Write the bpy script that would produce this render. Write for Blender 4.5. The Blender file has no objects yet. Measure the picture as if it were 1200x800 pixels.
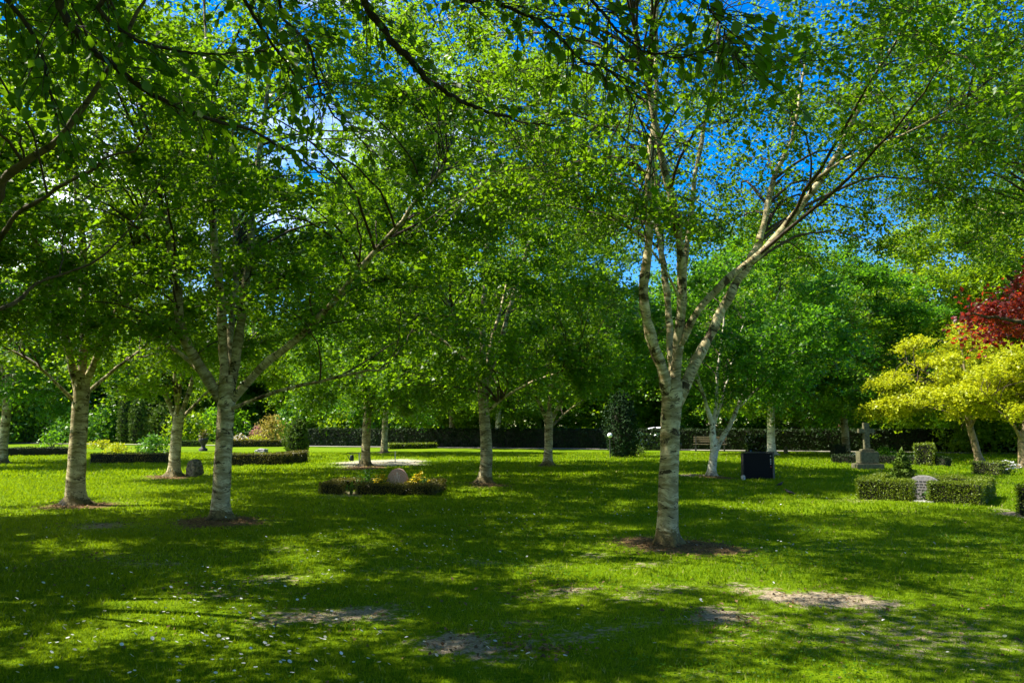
import bpy, bmesh, math, random
import numpy as np
from mathutils import Vector, Matrix, noise as mnoise

# ------------------------------------------------------------------ camera, world, sun
SC = bpy.context.scene
COL = SC.collection
F, CX, CY, HZ, EYE = 900.0, 600.0, 400.0, 498.0, 1.6
TILT = math.atan((HZ - CY) / F)
cam_d = bpy.data.cameras.new('camera')
cam_d.sensor_width = 36.0
cam_d.lens = 36.0 * F / 1200.0
cam_d.clip_start = 0.05
cam_d.clip_end = 3000.0
cam = bpy.data.objects.new('camera', cam_d)
cam.location = (0, 0, EYE)
cam.rotation_euler = (math.pi / 2 + TILT, 0, 0)
COL.objects.link(cam)
SC.camera = cam

SUN_EL = math.radians(55)
SUN_AZ = (-0.995, 0.10)                         # horizontal direction towards the sun
world = bpy.data.worlds.new('World')
SC.world = world
world.use_nodes = True
wn, wl = world.node_tree.nodes, world.node_tree.links
wn.clear()
w_out = wn.new('ShaderNodeOutputWorld')
w_bg = wn.new('ShaderNodeBackground')
w_bg.inputs['Strength'].default_value = 0.115
sky = wn.new('ShaderNodeTexSky')
sky.sky_type = 'NISHITA'
sky.sun_disc = False
sky.sun_elevation = SUN_EL
sky.sun_rotation = math.atan2(SUN_AZ[0], SUN_AZ[1])
sky.air_density = 1.0
sky.dust_density = 0.3
sky.ozone_density = 3.0
hsv = wn.new('ShaderNodeHueSaturation')
hsv.inputs['Saturation'].default_value = 1.55
hsv.inputs['Value'].default_value = 0.86
hsv.inputs['Hue'].default_value = 0.512
wl.new(sky.outputs[0], hsv.inputs['Color'])
tc = wn.new('ShaderNodeTexCoord')
mp = wn.new('ShaderNodeMapping')
mp.inputs['Scale'].default_value = (1.0, 1.0, 2.2)
mp.inputs['Location'].default_value = (0.35, 0.0, 0.0)
wl.new(tc.outputs['Generated'], mp.inputs['Vector'])
cn = wn.new('ShaderNodeTexNoise')
cn.inputs['Scale'].default_value = 2.3
cn.inputs['Detail'].default_value = 7
cn.inputs['Roughness'].default_value = 0.6
wl.new(mp.outputs[0], cn.inputs['Vector'])
cr = wn.new('ShaderNodeValToRGB')
cr.color_ramp.elements[0].position = 0.56
cr.color_ramp.elements[1].position = 0.72
csx = wn.new('ShaderNodeSeparateXYZ')
wl.new(tc.outputs['Generated'], csx.inputs[0])
cad = wn.new('ShaderNodeMath'); cad.operation = 'MULTIPLY_ADD'
cad.inputs[1].default_value = -0.22
wl.new(csx.outputs['X'], cad.inputs[0])
wl.new(cn.outputs['Fac'], cad.inputs[2])
wl.new(cad.outputs[0], cr.inputs['Fac'])
cmix = wn.new('ShaderNodeMixRGB')
cmix.inputs['Color2'].default_value = (7.2, 7.6, 8.6, 1)
wl.new(cr.outputs['Color'], cmix.inputs['Fac'])
wl.new(hsv.outputs['Color'], cmix.inputs['Color1'])
wl.new(cmix.outputs[0], w_bg.inputs['Color'])
wl.new(w_bg.outputs[0], w_out.inputs['Surface'])

sun_d = bpy.data.lights.new('sun', 'SUN')
sun_d.energy = 4.8
sun_d.angle = math.radians(0.53)
sun_d.color = (1.0, 0.94, 0.80)
sun = bpy.data.objects.new('sun', sun_d)
COL.objects.link(sun)
sv = Vector((SUN_AZ[0] * math.cos(SUN_EL), SUN_AZ[1] * math.cos(SUN_EL), math.sin(SUN_EL)))
sun.rotation_euler = sv.to_track_quat('Z', 'Y').to_euler()
sun.location = sv * 60

SC.view_settings.view_transform = 'Standard'
SC.view_settings.look = 'None'
SC.view_settings.exposure = 1.6
SC.view_settings.gamma = 1.0
SC.cycles.max_bounces = 7
SC.cycles.diffuse_bounces = 4
SC.cycles.glossy_bounces = 2
SC.cycles.transmission_bounces = 5
SC.cycles.transparent_max_bounces = 4
SC.cycles.caustics_reflective = False
SC.cycles.caustics_refractive = False
SC.cycles.use_denoising = True
SC.cycles.sample_clamp_indirect = 4.0

# ------------------------------------------------------------------ helpers
RNG = np.random.default_rng(7)
CT, ST = math.cos(TILT), math.sin(TILT)


def ray(u, v):
    s = (CY - v) / F
    return ((u - CX) / F, CT - s * ST, ST + s * CT)


def G(u, v):
    """ground point seen at photograph pixel (u, v)"""
    x, y, z = ray(u, v)
    t = -EYE / z
    return np.array((x * t, y * t, 0.0))


def PX(u, v, Y):
    """point at distance Y in front of the camera seen at (u, v)"""
    x, y, z = ray(u, v)
    t = Y / y
    return np.array((x * t, Y, EYE + z * t))


def proj(p):
    """photograph pixel of world points (N,3); also the depth"""
    d = np.asarray(p, float) - np.array((0, 0, EYE))
    zc = d[..., 1] * CT + d[..., 2] * ST
    yc = -d[..., 1] * ST + d[..., 2] * CT
    zc_ = np.where(np.abs(zc) < 1e-6, 1e-6, zc)
    return CX + F * d[..., 0] / zc_, CY - F * yc / zc_, zc


def tag(o, label=None, cat=None, group=None, kind=None):
    if label: o['label'] = label
    if cat: o['category'] = cat
    if group: o['group'] = group
    if kind: o['kind'] = kind
    return o


def link(o, parent=None):
    COL.objects.link(o)
    if parent is not None:
        o.parent = parent
    return o


def empty(name, loc, label, cat, group=None, rz=0.0):
    o = bpy.data.objects.new(name, None)
    o.empty_display_size = 0.2
    o.location = (float(loc[0]), float(loc[1]), float(loc[2]) if len(loc) > 2 else 0.0)
    o.rotation_euler = (0, 0, rz)
    COL.objects.link(o)
    return tag(o, label, cat, group)


def np_mesh(name, V, faces, mat, smooth=False, tint=None, bk=None):
    """faces: (N,3) or (N,4) index array"""
    me = bpy.data.meshes.new(name)
    V = np.ascontiguousarray(V, np.float32)
    faces = np.ascontiguousarray(faces, np.int32)
    n, k = faces.shape
    me.vertices.add(len(V))
    me.vertices.foreach_set('co', V.ravel())
    me.loops.add(n * k)
    me.loops.foreach_set('vertex_index', faces.ravel())
    me.polygons.add(n)
    me.polygons.foreach_set('loop_start', np.arange(0, n * k, k, dtype=np.int32))
    me.polygons.foreach_set('loop_total', np.full(n, k, np.int32))
    if smooth:
        me.polygons.foreach_set('use_smooth', np.ones(n, bool))
    if tint is not None:
        a = me.attributes.new('tint', 'FLOAT', 'POINT')
        a.data.foreach_set('value', np.ascontiguousarray(tint, np.float32))
    if bk is not None:
        a = me.attributes.new('bk', 'FLOAT_VECTOR', 'POINT')
        a.data.foreach_set('vector', np.ascontiguousarray(bk, np.float32).ravel())
    me.update(calc_edges=True)
    if isinstance(mat, (list, tuple)):
        for m in mat: me.materials.append(m)
    else:
        me.materials.append(mat)
    return me


def np_obj(name, V, faces, mat, parent=None, **kw):
    return link(bpy.data.objects.new(name, np_mesh(name, V, faces, mat, **kw)), parent)


def bm_obj(name, bm, mat, parent=None, smooth=False, bevel=0.0, seg=2):
    if bevel > 0:
        bmesh.ops.bevel(bm, geom=list(bm.edges), offset=bevel, segments=seg, affect='EDGES', clamp_overlap=True)
    me = bpy.data.meshes.new(name)
    bm.normal_update()
    bm.to_mesh(me)
    bm.free()
    if smooth:
        for p in me.polygons: p.use_smooth = True
    me.materials.append(mat)
    return link(bpy.data.objects.new(name, me), parent)


def box_bm(x0, x1, y0, y1, z0, z1, bm=None):
    bm = bm or bmesh.new()
    r = bmesh.ops.create_cube(bm, size=1.0)
    for v in r['verts']:
        v.co = Vector((x0 + (v.co.x + .5) * (x1 - x0), y0 + (v.co.y + .5) * (y1 - y0), z0 + (v.co.z + .5) * (z1 - z0)))
    return bm


def lathe(profile, n=20, cx=0, cy=0):
    """profile: [(r, z)] -> verts, quads"""
    V, Q = [], []
    m = len(profile)
    for i, (r, z) in enumerate(profile):
        for k in range(n):
            a = 2 * math.pi * k / n
            V.append((cx + r * math.cos(a), cy + r * math.sin(a), z))
    for i in range(m - 1):
        for k in range(n):
            k2 = (k + 1) % n
            Q.append((i * n + k, i * n + k2, (i + 1) * n + k2, (i + 1) * n + k))
    return np.array(V), np.array(Q)


def catmull(P, n):
    P = np.asarray(P, float)
    Q = np.vstack([2 * P[0] - P[1], P, 2 * P[-1] - P[-2]])
    m = len(P) - 1
    ts = np.linspace(0, m, n)
    i = np.minimum(ts.astype(int), m - 1)
    t = (ts - i)[:, None]
    a, b, c, d = Q[i], Q[i + 1], Q[i + 2], Q[i + 3]
    return 0.5 * (2 * b + (c - a) * t + (2 * a - 5 * b + 4 * c - d) * t * t + (3 * b - a - 3 * c + d) * t ** 3)


def norm(a):
    return a / np.maximum(np.linalg.norm(a, axis=-1, keepdims=True), 1e-9)


def tubes(P, R, sides):
    """P (T,n,3), R (T,n) -> V, quads, bark coordinates"""
    P = np.asarray(P, float); R = np.asarray(R, float)
    T, n, _ = P.shape
    tan = np.gradient(P, axis=1)
    tan = norm(tan)
    d0 = norm(P[:, -1] - P[:, 0])
    ref = np.where(np.abs(d0[:, 2:3]) > 0.75, np.array([[1.0, 0.13, 0]]), np.array([[0, 0.0, 1.0]]))
    s = norm(np.cross(tan, ref[:, None, :]))
    b = np.cross(tan, s)
    ang = np.arange(sides) * 2 * math.pi / sides
    ca, sa = np.cos(ang), np.sin(ang)
    V = P[:, :, None, :] + R[:, :, None, None] * (s[:, :, None, :] * ca[None, None, :, None] + b[:, :, None, :] * sa[None, None, :, None])
    seg = np.linalg.norm(np.diff(P, axis=1), axis=2)
    al = np.concatenate([np.zeros((T, 1)), np.cumsum(seg, axis=1)], axis=1)
    bk = np.empty_like(V)
    bk[..., 0] = R[:, :, None] * ca
    bk[..., 1] = R[:, :, None] * sa
    bk[..., 2] = al[:, :, None]
    k = np.arange(sides); k2 = (k + 1) % sides
    i = np.arange(n - 1)
    base = (np.arange(T) * n * sides)[:, None, None]
    A = base + (i * sides)[None, :, None]
    q = np.stack([A + k, A + k2, A + sides + k2, A + sides + k], axis=-1).reshape(-1, 4)
    return V.reshape(-1, 3), q, bk.reshape(-1, 3)


def rnd_dirs(n, rng):
    return norm(rng.normal(size=(n, 3)))


def leaf_arrays(P, A, N, L, W, fold=0.12):
    """diamond leaves: base P, axis A, normal N, length L, half-width ratio W"""
    S = norm(np.cross(A, N))
    Nn = np.cross(S, A)
    L = L[:, None]
    mid = P + A * L * 0.42
    v0 = P
    v1 = mid + S * L * W + Nn * L * fold
    v2 = P + A * L - Nn * L * 0.08
    v3 = mid - S * L * W + Nn * L * fold
    V = np.stack([v0, v1, v2, v3], axis=1).reshape(-1, 3)
    b = np.arange(len(P))[:, None] * 4
    T = np.concatenate([b + np.array([[0, 1, 2]]), b + np.array([[0, 2, 3]])], axis=1).reshape(-1, 3)
    return V, T


def leaf_tris(P, A, N, L, W):
    """one-triangle leaves for crowns that are far off"""
    S = norm(np.cross(A, N))
    L = L[:, None]
    V = np.stack([P - S * L * W, P + S * L * W, P + A * L], axis=1).reshape(-1, 3)
    return V, np.arange(len(V)).reshape(-1, 3)


# ------------------------------------------------------------------ materials
MATS = {}


def new_mat(name):
    m = bpy.data.materials.new(name)
    m.use_nodes = True
    nt = m.node_tree
    nt.nodes.clear()
    out = nt.nodes.new('ShaderNodeOutputMaterial')
    return m, nt, out


def ramp(nt, pts):
    r = nt.nodes.new('ShaderNodeValToRGB')
    e = r.color_ramp.elements
    while len(e) < len(pts): e.new(0.5)
    for k, (p, c) in enumerate(pts):
        e[k].position = p
        e[k].color = (c[0], c[1], c[2], 1)
    return r


def attr(nt, name):
    a = nt.nodes.new('ShaderNodeAttribute')
    a.attribute_name = name
    return a


def noise_n(nt, scale, detail=4, rough=0.55, vec=None, mscale=None):
    n = nt.nodes.new('ShaderNodeTexNoise')
    n.inputs['Scale'].default_value = scale
    n.inputs['Detail'].default_value = detail
    n.inputs['Roughness'].default_value = rough
    if vec is not None:
        if mscale is not None:
            m = nt.nodes.new('ShaderNodeMapping')
            m.inputs['Scale'].default_value = mscale
            nt.links.new(vec, m.inputs['Vector'])
            vec = m.outputs[0]
        nt.links.new(vec, n.inputs['Vector'])
    return n


def mixc(nt, fac, a, b, mode='MIX'):
    m = nt.nodes.new('ShaderNodeMixRGB')
    m.blend_type = mode
    for inp, val in ((m.inputs['Fac'], fac), (m.inputs['Color1'], a), (m.inputs['Color2'], b)):
        if isinstance(val, (int, float)): inp.default_value = val
        elif isinstance(val, tuple): inp.default_value = (*val, 1) if len(val) == 3 else val
        else: nt.links.new(val, inp)
    return m


def leaf_mat(name, dark, light, trans, tf=0.38, rough=0.42, spec=0.25, straw=None):
    m, nt, out = new_mat(name)
    a = attr(nt, 'tint')
    r = ramp(nt, [(0.0, dark), (1.0, light)] if straw is None else [(0.0, dark), (0.9, light), (0.95, straw)])
    nt.links.new(a.outputs['Fac'], r.inputs['Fac'])
    p = nt.nodes.new('ShaderNodeBsdfPrincipled')
    p.inputs['Roughness'].default_value = rough
    p.inputs['Specular IOR Level'].default_value = spec
    nt.links.new(r.outputs[0], p.inputs['Base Color'])
    t = nt.nodes.new('ShaderNodeBsdfTranslucent')
    tr = ramp(nt, [(0.0, tuple(c * 0.7 for c in trans)), (1.0, trans)])
    nt.links.new(a.outputs['Fac'], tr.inputs['Fac'])
    nt.links.new(tr.outputs[0], t.inputs['Color'])
    mx = nt.nodes.new('ShaderNodeMixShader')
    mx.inputs[0].default_value = tf
    nt.links.new(p.outputs[0], mx.inputs[1])
    nt.links.new(t.outputs[0], mx.inputs[2])
    nt.links.new(mx.outputs[0], out.inputs['Surface'])
    return m


def bark_mat(name, cream, tan, dark, white=0.0):
    m, nt, out = new_mat(name)
    a = attr(nt, 'bk')
    v = a.outputs['Vector']
    warp = noise_n(nt, 2.2, 3, 0.6, v)
    wv = nt.nodes.new('ShaderNodeVectorMath'); wv.operation = 'MULTIPLY_ADD'
    nt.links.new(warp.outputs['Color'], wv.inputs[0]); wv.inputs[1].default_value = (.16, .16, .30)
    nt.links.new(v, wv.inputs[2])
    vv = wv.outputs[0]
    wide = noise_n(nt, 1.0, 5, 0.66, vv, (1.6, 1.6, 7.5))
    rw = ramp(nt, [(0.41, tan), (0.48, tuple(.6 * x + .4 * y for x, y in zip(tan, cream))), (0.55, cream)])
    nt.links.new(wide.outputs['Fac'], rw.inputs['Fac'])
    blot = noise_n(nt, 1.0, 5, 0.65, vv, (4.5, 4.5, 2.6))
    rbl = ramp(nt, [(0.43, (1, 1, 1)), (0.53, (0, 0, 0))])
    nt.links.new(blot.outputs['Fac'], rbl.inputs['Fac'])
    fb = mixc(nt, 0.6, (0, 0, 0), rbl.outputs[0])
    c0 = mixc(nt, fb.outputs[0], rw.outputs[0], tuple(.55 * x + .25 * y for x, y in zip(tan, cream)))
    fine = noise_n(nt, 1.0, 4, 0.65, vv, (6, 6, 42))
    rf = ramp(nt, [(0.37, (1, 1, 1)), (0.43, (0, 0, 0))])
    nt.links.new(fine.outputs['Fac'], rf.inputs['Fac'])
    c1 = mixc(nt, rf.outputs[0], c0.outputs[0], dark)
    spot = noise_n(nt, 1.0, 5, 0.7, vv, (3.6, 3.6, 5.0))
    rs = ramp(nt, [(0.57, (0, 0, 0)), (0.61, (1, 1, 1))])
    nt.links.new(spot.outputs['Fac'], rs.inputs['Fac'])
    c2 = mixc(nt, rs.outputs[0], c1.outputs[0], tuple(1.3 * x for x in dark))
    # the rough corky foot of the trunk
    sx = nt.nodes.new('ShaderNodeSeparateXYZ')
    tcn = nt.nodes.new('ShaderNodeTexCoord')
    nt.links.new(tcn.outputs['Object'], sx.inputs[0])
    foot = noise_n(nt, 7.0, 6, 0.75, tcn.outputs['Object'])
    add = nt.nodes.new('ShaderNodeMath'); add.operation = 'MULTIPLY_ADD'
    nt.links.new(foot.outputs['Fac'], add.inputs[0]); add.inputs[1].default_value = -0.95
    nt.links.new(sx.outputs['Z'], add.inputs[2])
    rz = ramp(nt, [(0.0, (1, 1, 1)), (0.05, (0, 0, 0))])
    ad2 = nt.nodes.new('ShaderNodeMath'); ad2.operation = 'ADD'
    nt.links.new(add.outputs[0], ad2.inputs[0]); ad2.inputs[1].default_value = 0.33
    nt.links.new(ad2.outputs[0], rz.inputs['Fac'])
    cork = ramp(nt, [(0.40, tuple(.7 * x for x in dark)), (0.62, tuple(1.0 * x for x in tan))])
    nt.links.new(foot.outputs['Fac'], cork.inputs['Fac'])
    c3a = mixc(nt, rz.outputs[0], c2.outputs[0], cork.outputs[0])
    oi = nt.nodes.new('ShaderNodeObjectInfo')
    ro = ramp(nt, [(0.0, (.72, .72, .66)), (0.5, (.95, .92, .84)), (1.0, (1.08, 1.08, 1.06))])
    nt.links.new(oi.outputs['Random'], ro.inputs['Fac'])
    c3 = mixc(nt, 1.0, c3a.outputs[0], ro.outputs[0], 'MULTIPLY')
    p = nt.nodes.new('ShaderNodeBsdfPrincipled')
    p.inputs['Roughness'].default_value = 0.75
    p.inputs['Specular IOR Level'].default_value = 0.2
    nt.links.new(c3.outputs[0], p.inputs['Base Color'])
    bp = nt.nodes.new('ShaderNodeBump')
    bp.inputs['Strength'].default_value = 0.7
    bp.inputs['Distance'].default_value = 0.025
    hmix = mixc(nt, 0.5, blot.outputs['Fac'], fine.outputs['Fac'])
    nt.links.new(hmix.outputs[0], bp.inputs['Height'])
    nt.links.new(bp.outputs[0], p.inputs['Normal'])
    nt.links.new(p.outputs[0], out.inputs['Surface'])
    return m


def plain_mat(name, c1, c2, scale=6.0, rough=0.8, bump=0.3, spec=0.3, metal=0.0, detail=5):
    m, nt, out = new_mat(name)
    tcn = nt.nodes.new('ShaderNodeTexCoord')
    n = noise_n(nt, scale, detail, 0.6, tcn.outputs['Object'])
    r = ramp(nt, [(0.32, c1), (0.68, c2)])
    nt.links.new(n.outputs['Fac'], r.inputs['Fac'])
    p = nt.nodes.new('ShaderNodeBsdfPrincipled')
    p.inputs['Roughness'].default_value = rough
    p.inputs['Specular IOR Level'].default_value = spec
    p.inputs['Metallic'].default_value = metal
    nt.links.new(r.outputs[0], p.inputs['Base Color'])
    if bump:
        b = nt.nodes.new('ShaderNodeBump')
        b.inputs['Strength'].default_value = bump
        b.inputs['Distance'].default_value = 0.02
        nt.links.new(n.outputs['Fac'], b.inputs['Height'])
        nt.links.new(b.outputs[0], p.inputs['Normal'])
    nt.links.new(p.outputs[0], out.inputs['Surface'])
    return m


M = {
    'birch_leaf': leaf_mat('birch_leaf', (0.030, 0.095, 0.004), (0.085, 0.200, 0.006), (0.27, 0.50, 0.007), 0.48),
    'birch_leaf_dark': leaf_mat('birch_leaf_dark', (0.024, 0.085, 0.006), (0.062, 0.175, 0.008), (0.20, 0.48, 0.010), 0.48),
    'birch_leaf_yellow': leaf_mat('birch_leaf_yellow', (0.042, 0.108, 0.003), (0.110, 0.220, 0.005), (0.33, 0.54, 0.006), 0.48),
    'near_leaf': leaf_mat('near_leaf', (0.030, 0.095, 0.003), (0.065, 0.155, 0.004), (0.20, 0.42, 0.004), 0.45),
    'lime_leaf': leaf_mat('lime_leaf', (0.052, 0.120, 0.004), (0.125, 0.225, 0.006), (0.36, 0.54, 0.008), 0.48),
    'broad_leaf': leaf_mat('broad_leaf', (0.024, 0.085, 0.005), (0.072, 0.180, 0.008), (0.22, 0.48, 0.010), 0.48),
    'gold_leaf': leaf_mat('gold_leaf', (0.24, 0.30, 0.006), (0.46, 0.49, 0.010), (0.60, 0.62, 0.010), 0.42),
    'plum_leaf': leaf_mat('plum_leaf', (0.070, 0.012, 0.014), (0.20, 0.038, 0.036), (0.62, 0.060, 0.020), 0.42, 0.3, 0.5),
    'hedge_leaf': leaf_mat('hedge_leaf', (0.030, 0.065, 0.004), (0.190, 0.250, 0.010), (0.26, 0.34, 0.008), 0.32, 0.4, 0.3),
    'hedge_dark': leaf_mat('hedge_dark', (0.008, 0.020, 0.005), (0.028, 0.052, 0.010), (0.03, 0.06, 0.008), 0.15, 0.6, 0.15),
    'brown_hedge_leaf': leaf_mat('brown_hedge_leaf', (0.045, 0.036, 0.008), (0.17, 0.150, 0.018), (0.20, 0.19, 0.012), 0.28, 0.4, 0.3),
    'laurel_leaf': leaf_mat('laurel_leaf', (0.014, 0.035, 0.010), (0.045, 0.085, 0.02), (0.05, 0.10, 0.01), 0.12, 0.14, 0.9),
    'conifer_leaf': leaf_mat('conifer_leaf', (0.008, 0.026, 0.008), (0.026, 0.058, 0.012), (0.02, 0.05, 0.008), 0.12, 0.65, 0.1),
    'cypress_leaf': leaf_mat('cypress_leaf', (0.030, 0.065, 0.007), (0.095, 0.150, 0.012), (0.10, 0.18, 0.012), 0.2, 0.6, 0.12),
    'bright_shrub': leaf_mat('bright_shrub', (0.050, 0.150, 0.010), (0.105, 0.240, 0.014), (0.16, 0.38, 0.012), 0.32, 0.4, 0.4),
    'pink_leaf': leaf_mat('pink_leaf', (0.35, 0.16, 0.15), (0.60, 0.34, 0.30), (0.5, 0.22, 0.18), 0.3),
    'orange_leaf': leaf_mat('orange_leaf', (0.24, 0.20, 0.03), (0.44, 0.36, 0.06), (0.45, 0.34, 0.05), 0.3),
    'blossom_yellow': leaf_mat('blossom_yellow', (0.62, 0.42, 0.006), (0.80, 0.62, 0.010), (0.7, 0.5, 0.01), 0.25),
    'blossom_white': leaf_mat('blossom_white', (0.55, 0.55, 0.52), (0.80, 0.80, 0.78), (0.6, 0.6, 0.55), 0.25),
    'grass': leaf_mat('grass', (0.038, 0.105, 0.002), (0.220, 0.310, 0.003), (0.36, 0.50, 0.003), 0.42, 0.6, 0.08, straw=(0.34, 0.29, 0.12)),
    'litter': leaf_mat('litter', (0.075, 0.045, 0.020), (0.24, 0.16, 0.08), (0.2, 0.12, 0.05), 0.1, 0.8, 0.1),
    'birch_bark': bark_mat('birch_bark', (0.58, 0.51, 0.32), (0.19, 0.15, 0.055), (0.040, 0.030, 0.014)),
    'white_bark': bark_mat('white_bark', (0.82, 0.79, 0.70), (0.58, 0.54, 0.42), (0.10, 0.085, 0.06)),
    'brown_bark': bark_mat('brown_bark', (0.15, 0.115, 0.075), (0.09, 0.07, 0.045), (0.035, 0.028, 0.02)),
    'gold_bark': bark_mat('gold_bark', (0.36, 0.27, 0.16), (0.24, 0.19, 0.10), (0.08, 0.06, 0.04)),
    'twig': plain_mat('twig', (0.035, 0.022, 0.014), (0.085, 0.055, 0.034), 20, 0.7, 0),
    'dark_limb': plain_mat('dark_limb', (0.022, 0.016, 0.010), (0.055, 0.042, 0.026), 30, 0.8, 0.4),
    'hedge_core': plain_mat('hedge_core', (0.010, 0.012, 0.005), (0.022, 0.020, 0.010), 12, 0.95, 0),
    'pink_granite': plain_mat('pink_granite', (0.42, 0.21, 0.16), (0.66, 0.44, 0.36), 38, 0.6, 0.3, detail=8),
    'pink_relief': plain_mat('pink_relief', (0.55, 0.40, 0.34), (0.72, 0.56, 0.50), 38, 0.6, 0.3),
    'grey_granite': plain_mat('grey_granite', (0.16, 0.15, 0.145), (0.36, 0.34, 0.33), 42, 0.7, 0.3, detail=8),
    'dark_relief': plain_mat('dark_relief', (0.07, 0.065, 0.06), (0.12, 0.11, 0.105), 42, 0.7, 0.2),
    'black_granite': plain_mat('black_granite', (0.006, 0.006, 0.008), (0.010, 0.010, 0.010), 60, 0.5, 0.0, 0.08),
    'rough_granite': plain_mat('rough_granite', (0.07, 0.075, 0.07), (0.16, 0.16, 0.15), 30, 0.85, 0.6),
    'mossy_rock': plain_mat('mossy_rock', (0.025, 0.024, 0.010), (0.22, 0.19, 0.12), 14, 0.9, 0.8, detail=9),
    'sandstone': plain_mat('sandstone', (0.065, 0.062, 0.028), (0.16, 0.148, 0.08), 14, 0.9, 0.5, detail=8),
    'path': plain_mat('path', (0.17, 0.155, 0.12), (0.27, 0.25, 0.20), 3, 0.95, 0.3, detail=9),
    'white_paint': plain_mat('white_paint', (0.74, 0.75, 0.78), (0.80, 0.81, 0.83), 2, 0.25, 0, 0.5),
    'glass_dark': plain_mat('glass_dark', (0.010, 0.012, 0.016), (0.018, 0.020, 0.025), 2, 0.06, 0, 0.6),
    'rubber': plain_mat('rubber', (0.012, 0.012, 0.012), (0.022, 0.022, 0.022), 14, 0.8, 0.1),
    'rim': plain_mat('rim', (0.45, 0.45, 0.46), (0.55, 0.55, 0.56), 14, 0.35, 0, 0.5, 0.8),
    'red_lamp': plain_mat('red_lamp', (0.35, 0.01, 0.01), (0.42, 0.015, 0.015), 14, 0.25, 0, 0.5),
    'brick': plain_mat('brick', (0.34, 0.12, 0.085), (0.46, 0.19, 0.14), 5, 0.9, 0.4, detail=9),
    'roof_tile': plain_mat('roof_tile', (0.46, 0.13, 0.10), (0.60, 0.22, 0.17), 4, 0.85, 0.4, detail=9),
    'bench_wood': plain_mat('bench_wood', (0.08, 0.065, 0.035), (0.15, 0.12, 0.07), 12, 0.8, 0.3),
    'iron': plain_mat('iron', (0.02, 0.02, 0.02), (0.04, 0.04, 0.04), 20, 0.55, 0.1, 0.5),
    'steel': plain_mat('steel', (0.30, 0.31, 0.30), (0.45, 0.46, 0.45), 20, 0.45, 0.1, 0.5, 0.6),
    'urn_stone': plain_mat('urn_stone', (0.018, 0.017, 0.016), (0.06, 0.055, 0.05), 18, 0.7, 0.4),
    'green_plastic': plain_mat('green_plastic', (0.006, 0.012, 0.010), (0.012, 0.022, 0.018), 10, 0.4, 0, 0.5),
    'feather': plain_mat('feather', (0.006, 0.006, 0.008), (0.018, 0.017, 0.018), 60, 0.55, 0.1),
    'beak': plain_mat('beak', (0.25, 0.12, 0.01), (0.32, 0.16, 0.02), 20, 0.5, 0),
    'globe': plain_mat('globe', (0.80, 0.82, 0.86), (0.86, 0.88, 0.9), 5, 0.12, 0, 0.6),
    'red_plastic': plain_mat('red_plastic', (0.32, 0.012, 0.012), (0.42, 0.02, 0.02), 10, 0.4, 0, 0.5),
    'white_stone': plain_mat('white_stone', (0.34, 0.33, 0.30), (0.55, 0.53, 0.48), 10, 0.8, 0.4),
}


def ground_mat():
    m, nt, out = new_mat('lawn')
    tcn = nt.nodes.new('ShaderNodeTexCoord')
    v = tcn.outputs['Object']
    big = noise_n(nt, 0.22, 4, 0.6, v)
    mid = noise_n(nt, 1.6, 6, 0.65, v)
    fine = noise_n(nt, 38.0, 4, 0.7, v)
    cg = ramp(nt, [(0.25, (0.038, 0.088, 0.002)), (0.5, (0.105, 0.178, 0.003)), (0.75, (0.185, 0.255, 0.004))])
    nt.links.new(fine.outputs['Fac'], cg.inputs['Fac'])
    ry = ramp(nt, [(0.45, (0, 0, 0)), (0.75, (1, 1, 1))])
    nt.links.new(mid.outputs['Fac'], ry.inputs['Fac'])
    yf = mixc(nt, 0.45, (0, 0, 0), ry.outputs[0])
    c1 = mixc(nt, yf.outputs[0], cg.outputs[0], (0.15, 0.19, 0.010))
    rb = ramp(nt, [(0.35, (0.78, 0.85, 0.8)), (0.65, (1.15, 1.1, 1))])
    nt.links.new(big.outputs['Fac'], rb.inputs['Fac'])
    c1b = mixc(nt, 1.0, c1.outputs[0], rb.outputs[0], 'MULTIPLY')
    # bare soil and mulch, carried by the mesh
    sn = noise_n(nt, 11.0, 7, 0.72, v)
    for an, c_a, c_b, prev in (('bare', (0.17, 0.125, 0.075), (0.42, 0.35, 0.25), c1b), ('mulch', (0.075, 0.046, 0.022), (0.23, 0.145, 0.07), None),
                               ('sand', (0.27, 0.24, 0.17), (0.44, 0.40, 0.31), None)):
        prev = prev or last
        a = attr(nt, an)
        mu = nt.nodes.new('ShaderNodeMath'); mu.operation = 'MULTIPLY_ADD'
        nt.links.new(sn.outputs['Fac'], mu.inputs[0]); mu.inputs[1].default_value = 1.4
        nt.links.new(a.outputs['Fac'], mu.inputs[2])
        dvd = nt.nodes.new('ShaderNodeMath'); dvd.operation = 'MULTIPLY'
        nt.links.new(mu.outputs[0], dvd.inputs[0]); dvd.inputs[1].default_value = 0.5
        rr = ramp(nt, [(0.50, (0, 0, 0)), (0.60, (1, 1, 1))])
        nt.links.new(dvd.outputs[0], rr.inputs['Fac'])
        cs = ramp(nt, [(0.35, c_a), (0.65, c_b)])
        nt.links.new(fine.outputs['Fac'], cs.inputs['Fac'])
        last = mixc(nt, rr.outputs[0], prev.outputs[0], cs.outputs[0])
    p = nt.nodes.new('ShaderNodeBsdfPrincipled')
    p.inputs['Roughness'].default_value = 0.9
    p.inputs['Specular IOR Level'].default_value = 0.03
    nt.links.new(last.outputs[0], p.inputs['Base Color'])
    b = nt.nodes.new('ShaderNodeBump')
    b.inputs['Strength'].default_value = 0.8
    b.inputs['Distance'].default_value = 0.04
    nt.links.new(fine.outputs['Fac'], b.inputs['Height'])
    nt.links.new(b.outputs[0], p.inputs['Normal'])
    nt.links.new(p.outputs[0], out.inputs['Surface'])
    return m


M['lawn'] = ground_mat()

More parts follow.
